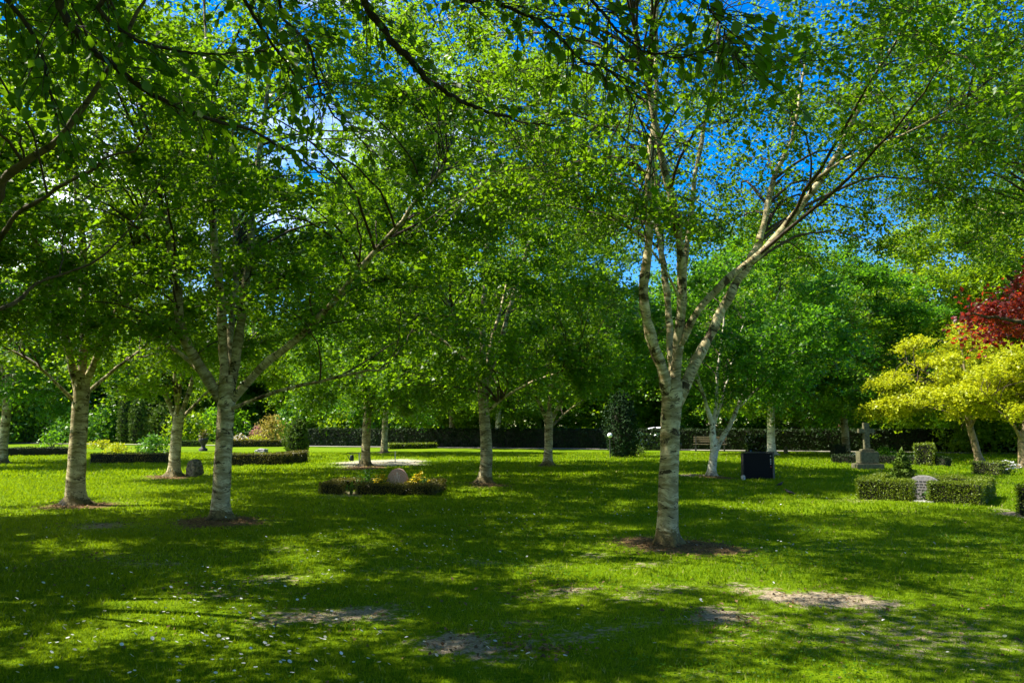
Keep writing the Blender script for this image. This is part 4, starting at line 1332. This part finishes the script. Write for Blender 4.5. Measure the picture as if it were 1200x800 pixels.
hedge_px('square clipped evergreen block behind the right grave', [(1072, 545), (1095, 545.5)], .86, .8, 'hedge_leaf', .06, 700, 310, HG)
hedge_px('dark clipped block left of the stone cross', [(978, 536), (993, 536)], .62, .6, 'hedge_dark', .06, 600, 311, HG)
hedge_px('hedge block at the foot of the leaning golden tree', [(1138, 555), (1172, 557)], .42, .55, 'hedge_leaf', .045, 1100, 312, HG)
hedge_px('hedge cut by the right edge of the picture', [(1191, 603), (1240, 606)], .52, .4, 'hedge_leaf', .036, 2400, 313, HG)
# tall hedge along the path
n2 = np.array((-pd[1], pd[0], 0))
if n2[1] < 0: n2 = -n2
HA = PATH_A + n2 * 1.9 - pd * 6; HB = PATH_B + n2 * 1.9 + pd * 40
hc = (HA + HB) / 2
far = empty('tall_hedge', (hc[0], hc[1]), 'long dark clipped hedge along the far path', 'hedge', None, math.atan2(pd[1], pd[0]))
LL = np.linalg.norm(HB - HA); seg = LL / 9
for k in range(9):
    hedge_run(far, 'hedge_run', -LL / 2 + seg * (k + .5), .5, 0, seg, 1.0, 1.30, 'hedge_dark', .13, 190, 320 + k)  # the near-black leaf colour holds the deep shade under the trees
HC = G(100, 516); HD = PATH_A + n2 * 1.9 - pd * 7
hedge_far = empty('tall_hedge', ((HC + HD)[0] / 2 - 6, 76.0), 'tall green hedge closing the lawn on the far left', 'hedge')
hedge_run(hedge_far, 'hedge_run', 0, 0, 0, 60, 1.0, 1.9, 'broad_leaf', .2, 80, 340)
lr = empty('laurel_hedge', tuple(PX(768, 520, 50)[:2]), 'glossy leaved hedge in front of the white car', 'hedge', None, math.atan2(pd[1], pd[0]))
hedge_run(lr, 'hedge_run', 0, 0, 0, 3.0, .8, 1.02, 'laurel_leaf', .13, 260, 341)
lr2 = empty('laurel_hedge', tuple(PX(889, 520, 44)[:2]), 'short glossy leaved hedge left of the white stemmed birch behind the headstone', 'hedge', None, math.atan2(pd[1], pd[0]))
hedge_run(lr2, 'hedge_run', 0, 0, 0, 1.3, .6, 1.0, 'laurel_leaf', .13, 260, 342)

# shrubs of the left background
def gp(u, v): return tuple(G(u, v)[:2])


leaf_plant('columnar_yew', 'dark green columnar yew behind the brown cornered hedge', gp(347, 535), (.62, .55, 1.9, 'column'), 2600, .11, 'cypress_leaf', 401, 'shrub', solid=True)
leaf_plant('narrow_cypress', 'left of the two narrow green cypresses at the left', gp(146, 519), (.75, .75, 4.6, 'column'), 3200, .17, 'cypress_leaf', 402, 'tree', 'narrow cypresses', solid=True)
leaf_plant('narrow_cypress', 'right of the two narrow green cypresses at the left', gp(160, 520), (.70, .70, 3.9, 'column'), 2800, .17, 'cypress_leaf', 403, 'tree', 'narrow cypresses', solid=True)
leaf_plant('dark_conifer', 'dark nearly black conical conifer left of the big pale birch', gp(729, 535), (.85, .8, 3.3, 'column'), 5200, .11, 'conifer_leaf', 404, 'tree', solid=True)
leaf_plant('round_shrub', 'bright green round shrub behind the speckled low hedge', gp(178, 533), (.95, .8, 1.05, 'dome'), 900, .13, 'bright_shrub', 405, 'shrub')
leaf_plant('yellow_shrub', 'low yellow green shrub behind the low hedge left of the round shrub', gp(137, 534), (1.0, .6, .62, 'dome'), 500, .10, 'gold_leaf', 406, 'shrub')
leaf_plant('orange_shrub', 'orange yellow leaved shrub left of the columnar yew', gp(318, 520), (1.7, 1.2, 2.3, 'dome'), 1100, .17, 'orange_leaf', 407, 'shrub')
leaf_plant('pink_shrub', 'small pink shrub left of the orange shrub', gp(302, 519), (.9, .7, 1.5, 'dome'), 500, .15, 'pink_leaf', 408, 'shrub')
leaf_plant('pale_shrub', 'pale rounded flowering shrub on the far hedge at the left', gp(281, 522), (.75, .6, .85, 'dome'), 420, .11, 'orange_leaf', 409, 'shrub', None, (150, .08, 'blossom_white'))
leaf_plant('dark_shrub', 'blue green dark shrub right of the columnar yew', gp(374, 516), (1.4, 1.0, 1.7, 'dome'), 800, .17, 'conifer_leaf', 410, 'shrub')
leaf_plant('golden_shrub', 'small golden shrub beside the leftmost trunk', gp(107, 514), (.8, .6, 2.4, 'dome'), 450, .17, 'orange_leaf', 411, 'shrub')
leaf_plant('green_shrub', 'low spreading green shrub right of the stone cross', gp(1037, 538), (1.0, .6, .5, 'dome'), 700, .09, 'broad_leaf', 412, 'shrub')
leaf_plant('white_shrub', 'low white flowering shrub at the foot of the edge golden tree', gp(1180, 556), (.62, .4, .44, 'dome'), 420, .06, 'hedge_leaf', 413, 'shrub', None, (160, .05, 'blossom_white'))
leaf_plant('weeping_shrub', 'grey green rounded shrub behind the slender birch at the gravel patch', gp(469, 520), (1.3, 1.0, 1.5, 'dome'), 800, .15, 'broad_leaf', 414, 'shrub')
leaf_plant('lime_shrub', 'lime green low shrub on the dark low hedge', gp(492, 522), (1.0, .7, .9, 'dome'), 420, .13, 'lime_leaf', 415, 'shrub')
leaf_plant('lime_shrub', 'broad lime green clipped shrub right of the distant thin birch', gp(553, 521), (1.5, 1.0, 1.45, 'dome'), 900, .15, 'lime_leaf', 416, 'shrub')
leaf_plant('young_shrub', 'small green sapling on the far left lawn', gp(60, 527), (1.0, .8, 1.2, 'dome'), 420, .13, 'broad_leaf', 417, 'shrub')
leaf_plant('low_shrub', 'low dark shrub at the right foot of the dark conifer', gp(747, 533), (.6, .5, .5, 'dome'), 420, .08, 'cypress_leaf', 418, 'shrub')
leaf_plant('low_shrub', 'low shrub row behind the low hedge on the far left', gp(120, 526), (1.6, .6, .55, 'dome'), 500, .12, 'gold_leaf', 419, 'shrub')
leaf_plant('low_shrub', 'low yellow shrub in the row behind the columnar yew', gp(372, 519), (1.2, .6, .8, 'dome'), 420, .12, 'orange_leaf', 420, 'shrub')
leaf_plant('low_shrub', 'yellow green low shrub in front of the pink shrub', gp(300, 522), (1.1, .6, .8, 'dome'), 420, .12, 'gold_leaf', 421, 'shrub')

for i, (u, Y, rx, h, mt, w) in enumerate([(-20, 66, 3.0, 3.0, 'broad_leaf', 'dark green shrub at the far left edge behind the low hedge'), (38, 70, 3.2, 3.6, 'lime_leaf', 'pale green shrub behind the small sapling'),
        (92, 69, 2.8, 2.9, 'bright_shrub', 'bright green shrub behind the leftmost whole trunk'), (128, 72, 2.2, 3.4, 'broad_leaf', 'deep green shrub left of the narrow cypresses'),
        (186, 71, 2.8, 3.2, 'cypress_leaf', 'olive green shrub right of the narrow cypresses'), (222, 69, 2.4, 2.6, 'lime_leaf', 'yellow green shrub behind the dark urn'),
        (262, 72, 2.8, 3.4, 'broad_leaf', 'deep green shrub behind the pale flowering shrub'), (345, 73, 2.6, 3.6, 'bright_shrub', 'tall bright shrub behind the columnar yew'),
        (400, 70, 2.6, 2.8, 'lime_leaf', 'pale green shrub left of the gravel patch birch'), (436, 72, 2.6, 3.0, 'bright_shrub', 'bright shrub behind the gravel patch birch')]):
    leaf_plant('large_shrub', 'large ' + w, tuple(at_px(u, Y)[:2]), (rx, rx * .8, h, 'dome'), 1700, .26, mt, 440 + i, 'shrub', 'large shrubs along the far left')


# ------------------------------------------------------------------ stones and other objects
def rock(name, label, loc, sx, sy, sz, mat, seed, cat='boulder', parent=None):
    bm = bmesh.new()
    bmesh.ops.create_icosphere(bm, subdivisions=4, radius=1.0)
    off = Vector((seed * 3.1, seed * 1.7, 0))
    for v in bm.verts:
        n = mnoise.fractal(v.co * 1.3 + off, 1.0, 2.0, 4)
        k = 1 + .30 * n + .10 * mnoise.fractal(v.co * 4.1 + off, 1.0, 2.0, 4)
        f = v.co * k
        v.co = Vector((f.x * sx, f.y * sy, max(f.z, -.75) * sz + .62 * sz))
    o = bm_obj(name, bm, M[mat], parent, smooth=False)
    o.location = (loc[0], loc[1], 0)
    return tag(o, label, cat)


rock('boulder', 'rough mossy boulder beside the smaller birch on the left', gp(228, 558), .25, .22, .30, 'mossy_rock', 2)
rock('boulder', 'pale grey rock left of the stone cross', gp(1002, 538), .30, .22, .16, 'grey_granite', 3)
rock('boulder', 'small pale stone at the left foot of the black headstone', gp(871, 562), .06, .06, .09, 'white_stone', 4)
rock('boulder', 'small brown stone standing by the far path', gp(921, 531.5), .10, .10, .26, 'sandstone', 5)
rock('boulder', 'pale round stone on the lawn in front of the columnar yew', gp(307, 530), .36, .3, .15, 'grey_granite', 6)

# black headstone
bx = G(889, 560.5)
bhs = empty('headstone', (bx[0], bx[1]), 'wide black polished headstone standing alone on the lawn', 'headstone', None, .04)
pxm = bx[1] / F
bm_obj('slab', box_bm(-17.5 * pxm, 15.5 * pxm, -.09, .09, -.05, 29 * pxm), M['black_granite'], bhs, bevel=.008)
bm_obj('side_edge', box_bm(15.8 * pxm, 18.0 * pxm, -.10, .10, -.05, 30 * pxm), M['rough_granite'], bhs, bevel=.012)
bm_obj('side_edge', box_bm(-19.0 * pxm, -17.8 * pxm, -.10, .10, -.05, 28.5 * pxm), M['urn_stone'], bhs, bevel=.008)
bm_obj('coping', box_bm(-18.6 * pxm, 18.2 * pxm, -.11, .11, 29.1 * pxm + .008, 30.2 * pxm + .01), M['urn_stone'], bhs, bevel=.006)
for z, h, mt in ((26, 1.2, 'white_stone'), (22, 1.4, 'white_stone'), (19.6, 1.8, 'white_stone'), (17, 1.4, 'white_stone'), (13.5, 1.6, 'red_plastic')):
    bm_obj('strip_mark', box_bm(13.0 * pxm, 14.2 * pxm, -.096, -.088, (z - h / 2) * pxm, (z + h / 2) * pxm), M[mt], bhs, bevel=.002, seg=1)  # small white and red strips at the right of the front

# stone cross
cx_ = G(1017, 549)
cr_ = empty('stone_cross', (cx_[0], cx_[1]), 'weathered stone cross on a stepped pedestal behind the right grave', 'cross', None, -.1)
p2 = cx_[1] / F
bm_obj('plinth', box_bm(-15 * p2, 15 * p2, -.34, .34, -.05, 6 * p2), M['sandstone'], cr_, bevel=.02)
bm_obj('pedestal', box_bm(-10.5 * p2, 10.5 * p2, -.25, .25, 6.1 * p2, 20 * p2), M['sandstone'], cr_, bevel=.025)
bm_obj('cap', box_bm(-7 * p2, 7 * p2, -.18, .18, 20.05 * p2, 22.5 * p2), M['sandstone'], cr_, bevel=.02)
bmx = bmesh.new()
bm_obj('shaft', box_bm(-3.2 * p2, 3.2 * p2, -.085, .085, 22.4 * p2, 53 * p2, bmx), M['sandstone'], cr_, bevel=.015)
bm_obj('cross_arm', box_bm(-9 * p2, 9 * p2, -.080, .080, 41 * p2, 46 * p2), M['sandstone'], cr_, bevel=.015)

# urn
ux = G(238, 528)
ur = empty('urn', (ux[0], ux[1]), 'dark stone urn with a brownish plant far back between the two left trunks', 'urn', None)
V, Q = lathe([(.26, -.02), (.26, .14), (.15, .18), (.11, .30), (.13, .36), (.25, .55), (.29, .72), (.27, .78), (.24, .78), (.2, .7), (.0, .7)], 20)
np_obj('bowl', V, Q, M['urn_stone'], ur, smooth=True)
rg = np.random.default_rng(77)
Pp = rg.normal(0, 1, (240, 3)) * np.array((.12, .12, .15)) + np.array((0, 0, .98))
V, T, lv = cloud_leaves(Pp, norm(Pp - np.array((0, 0, .8))), .10, rg)
np_obj('foliage', V, T, M['brown_hedge_leaf'], ur, tint=np.repeat(rg.uniform(0, 1, 240), lv))

# low rail and watering can on the gravel patch
ra = G(421, 543); rb_ = G(463, 541)
rl = empty('low_rail', (ra[0], ra[1]), 'low thin rail on two posts over the pale gravel patch', 'rail')
dv = rb_ - ra
for q in (np.zeros(3), dv):
    V, Qd, _ = tubes(np.array([[q + np.array((0, 0, -.05)), q + np.array((0, 0, .25)), q + np.array((0, 0, .47))]]), np.full((1, 3), .022), 8)
    np_obj('post', V, Qd, M['steel'], rl, smooth=True)
q0, q1 = -dv * .32 + np.array((0, 0, .45)), dv * 1.06 + np.array((0, 0, .45))
V, Qd, _ = tubes(np.array([[q0, (q0 + q1) / 2, q1]]), np.full((1, 3), .015), 8)
np_obj('rail', V, Qd, M['iron'], rl, smooth=True)
wx = ra - dv * .2
wc = empty('watering_can', (wx[0], wx[1], .13), 'small dark watering can hanging from the low rail', 'watering can')
V, Q = lathe([(.0, .0), (.075, .0), (.085, .02), (.08, .20), (.05, .235), (.0, .235)], 16)
np_obj('body', V, Q, M['green_plastic'], wc, smooth=True)
V, Qd, _ = tubes(np.array([[(0, 0, .2), (-.05, 0, .28), (0, 0, .335), (.06, 0, .26), (.08, 0, .12)]]), np.full((1, 5), .011), 6)
np_obj('handle', V, Qd, M['green_plastic'], wc, smooth=True)
V, Qd, _ = tubes(np.array([[(-.07, 0, .04), (-.13, 0, .12), (-.19, 0, .24)]]), np.array([[.02, .016, .012]]), 8)
np_obj('spout', V, Qd, M['green_plastic'], wc, smooth=True)

# bench by the far hedge
be = PX(832, 524, 47.5)
bn = empty('park_bench', (be[0], be[1]), 'wooden park bench in front of the far hedge right of the big birch', 'bench', None, math.atan2(pd[1], pd[0]))
for k in range(3): bm_obj('seat_slat', box_bm(-1.0, 1.0, -.22 + k * .14, -.11 + k * .14, .42, .455), M['bench_wood'], bn, bevel=.006)
for k in range(3): bm_obj('back_slat', box_bm(-1.0, 1.0, .24 + k * .02, .27 + k * .02, .55 + k * .13, .65 + k * .13), M['bench_wood'], bn, bevel=.006)
for sx_ in (-.85, .85):
    for yy in (-.18, .2):
        bm_obj('leg', box_bm(sx_ - .03, sx_ + .03, yy - .03, yy + .03, -.02,   .42 if yy < 0 else .92), M['iron'], bn, bevel=.005)

# globe lamp beside the conifer
gx_ = G(715, 536)
gl_ = empty('globe_lamp', (gx_[0], gx_[1]), 'small white globe on a thin dark post left of the dark conifer', 'lamp')
V, Qd, _ = tubes(np.array([[(0, 0, -.05), (0, 0, .5), (0, 0, 1.0)]]), np.array([[.03, .024, .024]]), 8)
np_obj('post', V, Qd, M['iron'], gl_, smooth=True)
V, Q = lathe([(.0, .98), (.05, .985), (.10, 1.02), (.125, 1.08), (.125, 1.12), (.10, 1.18), (.05, 1.215), (.0, 1.22)], 18)
np_obj('globe', V, Q, M['globe'], gl_, smooth=True)

# white car on the far side of the laurel hedge
cp = PX(772, 520, 56)
car = empty('parked_car', (cp[0], cp[1]), 'white car parked behind the glossy hedge, mostly its pale roof showing', 'car', None, math.atan2(pd[1], pd[0]))
def car_body():
    prof = [(-2.05, .32), (-2.1, .62), (-1.95, .86), (-1.25, .95), (-.62, 1.40), (-.2, 1.47), (.8, 1.47), (1.35, 1.38), (1.95, .98), (2.08, .82), (2.08, .34)]
    bm = bmesh.new()
    rows = []
    for s in (-.86, -.78, .78, .86):
        row = []
        for x_, z_ in prof:
            w = s
            if z_ > 1.0: w = s * .84
            row.append(bm.verts.new((x_, w, z_ if abs(s) < .8 else z_ - .03 * (z_ > .9))))
        rows.append(row)
    for a_, b_ in zip(rows[:-1], rows[1:]):
        for i in range(len(prof)):
            j = (i + 1) % len(prof)
            bm.faces.new((a_[i], a_[j], b_[j], b_[i]))
    bm.faces.new(rows[0][::-1]); bm.faces.new(rows[-1])
    bmesh.ops.recalc_face_normals(bm, faces=bm.faces)
    return bm
bm_obj('body', car_body(), M['white_paint'], car, bevel=.02)
for s in (-1, 1):
    for xs_ in ([(-1.05, 1.02), (-.52, 1.36), (.18, 1.38), (.18, 1.02)], [(.26, 1.02), (.26, 1.38), (.95, 1.36), (1.5, 1.04)]):
        bm = bmesh.new()
        vs = [bm.verts.new((x_, s * (.755 + .10 * (1.4 - z_) / .4), z_)) for x_, z_ in xs_]
        f = bm.faces.new(vs)
        bmesh.ops.solidify(bm, geom=[f], thickness=.01)
        bm_obj('window', bm, M['glass_dark'], car)
    for xw in (-1.3, 1.3):
        wh = link(bpy.data.objects.new('wheel', None), car); wh.location = (xw, s * .80, .32)
        V, Q = lathe([(.20, -.10), (.30, -.10), (.325, -.06), (.325, .06), (.30, .10), (.20, .10)], 24)
        V = V[:, [0, 2, 1]]
        np_obj('tyre', V, Q, M['rubber'], wh, smooth=True)
        V, Q = lathe([(.0, .09), (.19, .07), (.20, .04), (.2, -.08), (.0, -.08)], 20)
        V = V[:, [0, 2, 1]] * np.array((1, s, 1))
        np_obj('rim', V, Q, M['rim'], wh, smooth=True)
for s in (-1, 1):
    bm_obj('headlight', box_bm(-2.10, -2.0, s * .62 - .14, s * .62 + .14, .66, .78), M['globe'], car, bevel=.02)
    bm_obj('tail_light', box_bm(2.03, 2.11, s * .66 - .10, s * .66 + .10, .78, .92), M['red_lamp'], car, bevel=.015)

# red-roofed house glimpsed under the golden tree
hp = at_px(1092, 74)
ho = empty('brick_house', (hp[0], hp[1]), 'red brick house with red tiled roof glimpsed under the golden tree', 'house', None, -.25)
bm_obj('wall', box_bm(-8, 8, -4, 4, -.05, 2.5), M['brick'], ho)
bm = bmesh.new()
pr = [(-8.4, -4.5, 2.45), (8.4, -4.5, 2.45), (8.4, 0, 5.6), (-8.4, 0, 5.6), (8.4, 4.5, 2.45), (-8.4, 4.5, 2.45)]
vs = [bm.verts.new(p) for p in pr]
for f in ((0, 1, 2, 3), (3, 2, 4, 5), (0, 3, 5), (1, 4, 2), (0, 5, 4, 1)): bm.faces.new([vs[i] for i in f])
bmesh.ops.recalc_face_normals(bm, faces=bm.faces)
rf = bm_obj('roof', bm, M['roof_tile'], ho)
bm_obj('chimney', box_bm(2, 2.7, -.3, .3, 5.0, 6.3), M['brick'], rf, bevel=.02)
for x_ in (-6, -3, 3, 6):
    wf = bm_obj('window', box_bm(x_ - .6, x_ + .6, -4.05, -3.9, .9, 2.1), M['white_paint'], ho, bevel=.01)
    for s in (-.28, .28): bm_obj('pane', box_bm(x_ + s - .24, x_ + s + .24, -4.07, -4.04, .98, 2.02), M['glass_dark'], wf)
dr = bm_obj('door', box_bm(-.5, .5, -4.06, -3.9, 0, 2.1), M['bench_wood'], ho, bevel=.01)
bm_obj('handle', box_bm(.32, .44, -4.10, -4.05, 1.0, 1.04), M['steel'], dr)


# birds on the lawn
def bird(label, loc, rz, s):
    root = empty('blackbird', (loc[0], loc[1]), label, 'bird', 'blackbirds on the lawn', rz)
    root.scale = (s, s, s)
    sp = np.array([(-.17, 0, .055), (-.09, 0, .065), (-.05, 0, .075), (0, 0, .085), (.045, 0, .105), (.07, 0, .13), (.088, 0, .145), (.105, 0, .146), (.118, 0, .142)])
    rd = np.array([.008, .014, .032, .042, .034, .022, .024, .018, .006])
    p = catmull(sp, 30)
    V, Q, _ = tubes(p[None], np.interp(np.linspace(0, 8, 30), np.arange(9), rd)[None], 12)
    np_obj('body', V, Q, M['feather'], root, smooth=True)
    V, Q, _ = tubes(np.array([[(.112, 0, .143), (.128, 0, .14), (.142, 0, .137)]]), np.array([[.006, .004, .001]]), 6)
    np_obj('beak', V, Q, M['beak'], root, smooth=True)
    for sg in (-1, 1):
        V, Q, _ = tubes(np.array([[(.0, sg * .016, .06), (.012, sg * .018, .03), (.004, sg * .018, 0), (.03, sg * .02, -.004)]]), np.full((1, 4), .003), 5)
        np_obj('leg', V, Q, M['beak'], root, smooth=True)
        bm = bmesh.new()
        bmesh.ops.create_icosphere(bm, subdivisions=2, radius=1)
        for v in bm.verts: v.co = Vector((-.035 + v.co.x * .075, sg * .034 + v.co.y * .011, .083 + v.co.z * .026 + v.co.x * .012))
        bm_obj('wing', bm, M['feather'], root, smooth=True)


bird('nearer of the two small blackbirds on the shaded grass right of the black headstone', G(925, 580), 2.4, .85)
bird('farther of the two small blackbirds on the shaded grass right of the black headstone', G(914.5, 570), .5, .8)

# ------------------------------------------------------------------ grass, daisies, litter
def grass():
    rng = np.random.default_rng(5)
    Vs, Ts, Tn, off = [], [], [], 0
    for y0, y1, dens, h, w in ((2.9, 8, 2800, .036, .0045), (8, 14, 1250, .042, .0075), (14, 24, 420, .052, .014), (24, 46, 130, .066, .033)):
        wmax = .72 * y1 + 2
        n = int((y1 - y0) * 2 * wmax * dens)
        X = rng.uniform(-wmax, wmax, n); Y = rng.uniform(y0, y1, n)
        ok = np.abs(X) < .72 * Y + 2
        bare = np.maximum(np.maximum(spot_val(BARE_W, X, Y), 1.1 * spot_val(MULCH_W, X, Y)), 1.2 * spot_val(SAND_W, X, Y))
        patch = .5 + .25 * np.sin(X * 1.7 + 1.3 * np.sin(Y * .9)) + .25 * np.sin(Y * 2.1 + 1.1 * np.sin(X * 1.3))
        fine = .5 + .25 * np.sin(X * 6.1 + 2.3 * np.sin(Y * 4.7)) + .25 * np.sin(Y * 7.3 + 2.1 * np.sin(X * 5.1))
        ok &= rng.uniform(size=n) > np.clip((bare - .10 + .45 * (fine - .5)) * 2.3, 0, .97)
        X, Y, patch, fine, bare = X[ok], Y[ok], patch[ok], fine[ok], bare[ok]
        n = len(X)
        a = rng.uniform(0, 2 * math.pi, n)
        hh_ = h * rng.uniform(.45, 1.25, n) * (.55 + .95 * fine) * (1 - .5 * np.clip(bare, 0, 1))
        ww = w * rng.uniform(.6, 1.2, n)
        la, lm_ = rng.uniform(0, 2 * math.pi, n), rng.uniform(.1, .9, n) * hh_
        z = ground_z(X, Y)
        b = np.stack([X, Y, z - .004], 1)
        s = np.stack([np.cos(a), np.sin(a), 0 * a], 1) * ww[:, None]
        tip = b + np.stack([np.cos(la) * lm_, np.sin(la) * lm_, hh_], 1)
        Vs.append(np.stack([b - s, b + s, tip], 1).reshape(-1, 3))
        Ts.append(off + np.arange(3 * n).reshape(-1, 3)); off += 3 * n
        tn = np.clip(.15 + .45 * rng.uniform(size=n) + .30 * patch + .35 * np.clip(bare * 2, 0, 1) - .1, 0, 1)
        tn = np.where(rng.uniform(size=n) < .035 + .16 * np.clip(bare, 0, 1), 1.0, tn * .9)
        Tn.append(np.repeat(tn, 3))
    o = np_obj('grass', np.concatenate(Vs), np.concatenate(Ts), M['grass'], tint=np.concatenate(Tn))
    tag(o, 'short green mown grass covering the lawn', 'grass', kind='stuff')


grass()


def daisies():
    rng = np.random.default_rng(9)
    pts = []
    cl = [(262, 700), (300, 775), (255, 760), (310, 760), (320, 690), (390, 700), (435, 745), (340, 735), (90, 690), (500, 640), (560, 620), (620, 610), (540, 600), (640, 650), (520, 655), (700, 630), (430, 620),
          (220, 735), (70, 770), (110, 730), (330, 785), (280, 735), (180, 780), (365, 770), (230, 700), (850, 580), (880, 600), (730, 600), (600, 770), (200, 720), (40, 750), (1000, 720), (1120, 715), (930, 640), (670, 575), (480, 600), (150, 755), (380, 660), (760, 720)]
    for u, v in cl:
        c = G(u, v)
        k = rng.integers(6, 22)
        pts.append(c + rng.normal(0, 1, (k, 3)) * np.array((.42, .5, 0)))
    pts.append(np.stack([rng.uniform(-8, 9, 260), rng.uniform(4.5, 19, 260), np.zeros(260)], 1))
    P = np.concatenate(pts)
    P = P[(np.abs(P[:, 0]) < .72 * P[:, 1] + 1)]
    n = len(P)
    z = ground_z(P[:, 0], P[:, 1]) + rng.uniform(.034, .052, n)
    r = rng.uniform(.010, .016, n)
    Vs, Ts = [], []
    k = 9
    tilt = rng.normal(0, .3, (n, 2)) + np.array((-.15, -.25))
    ang = np.arange(k) * 2 * math.pi / k
    ring = np.stack([np.cos(ang), np.sin(ang)], 1)
    V = np.zeros((n, k + 1, 3))
    V[:, 0, :2] = P[:, :2]; V[:, 0, 2] = z
    V[:, 1:, :2] = P[:, None, :2] + ring[None] * r[:, None, None]
    V[:, 1:, 2] = z[:, None] + (ring[None] * tilt[:, None, :]).sum(2) * r[:, None] + .002
    b = (np.arange(n) * (k + 1))[:, None, None]
    j = np.arange(k)
    T = np.stack([np.zeros(k, int), 1 + j, 1 + (j + 1) % k], 1)[None] + b
    o = np_obj('daisies', V.reshape(-1, 3), T.reshape(-1, 3), M['blossom_white'], tint=np.repeat(rng.uniform(0, 1, n), k + 1))
    tag(o, 'tiny white daisies scattered over the grass', 'daisies', kind='stuff')


daisies()


def litter():
    rng = np.random.default_rng(15)
    P = []
    for (cx0, cy0, sx0, sy0, s) in MULCH_W:
        n = int(900 * min(1, sx0))
        P.append(np.stack([cx0 + rng.normal(0, .62, n) * sx0, cy0 + rng.normal(0, .62, n) * sy0, np.zeros(n)], 1))
    for (cx0, cy0, sx0, sy0, s) in BARE_W[:12]:
        n = 90
        P.append(np.stack([cx0 + rng.normal(0, .7, n) * sx0, cy0 + rng.normal(0, .7, n) * sy0, np.zeros(n)], 1))
    n = 700
    P.append(np.stack([rng.uniform(-7, 8, n), rng.uniform(4.5, 15, n), np.zeros(n)], 1))
    P = np.concatenate(P)
    n = len(P)
    P[:, 2] = ground_z(P[:, 0], P[:, 1]) + rng.uniform(.004, .03, n)
    A = norm(rng.normal(0, 1, (n, 3)) * np.array((1, 1, .25)))
    N = norm(np.array((0, 0, 1)) + rng.normal(0, .4, (n, 3)))
    V, T = leaf_arrays(P, A, N, rng.uniform(.02, .055, n), .3)
    o = np_obj('leaf_litter', V, T, M['litter'], tint=np.repeat(rng.uniform(0, 1, n), 4))
    tag(o, 'brown dry leaf litter and bark bits round the tree feet', 'leaf litter', kind='stuff')


litter()


def clover():
    rng = np.random.default_rng(25)
    n0 = 60000
    X, Y = rng.uniform(-9, 10, n0), rng.uniform(3, 14, n0)
    w = np.sin(X * 1.9 + 2 * np.sin(Y * .8)) + np.sin(Y * 2.3 + 1.7 * np.sin(X * 1.1)) + .6 * np.sin(X * 5 + Y * 3)
    ok = (w > 1.0) & (np.abs(X) < .72 * Y + 1) & (spot_val(BARE_W, X, Y) < .3) & (spot_val(MULCH_W, X, Y) < .2)
    X, Y = X[ok], Y[ok]
    n = len(X)
    P = np.stack([X, Y, ground_z(X, Y) + rng.uniform(.02, .05, n)], 1)
    A = norm(rng.normal(0, 1, (n, 3)) * np.array((1, 1, .15)))
    V, T = leaf_arrays(P, A, norm(np.array((0, 0, 1)) + rng.normal(0, .35, (n, 3))), rng.uniform(.014, .030, n), .45)
    o = np_obj('clover', V, T, M['near_leaf'], tint=np.repeat(rng.uniform(.3, 1, n), 4))
    tag(o, 'patches of small clover leaves in the near grass', 'clover', kind='stuff')


clover()
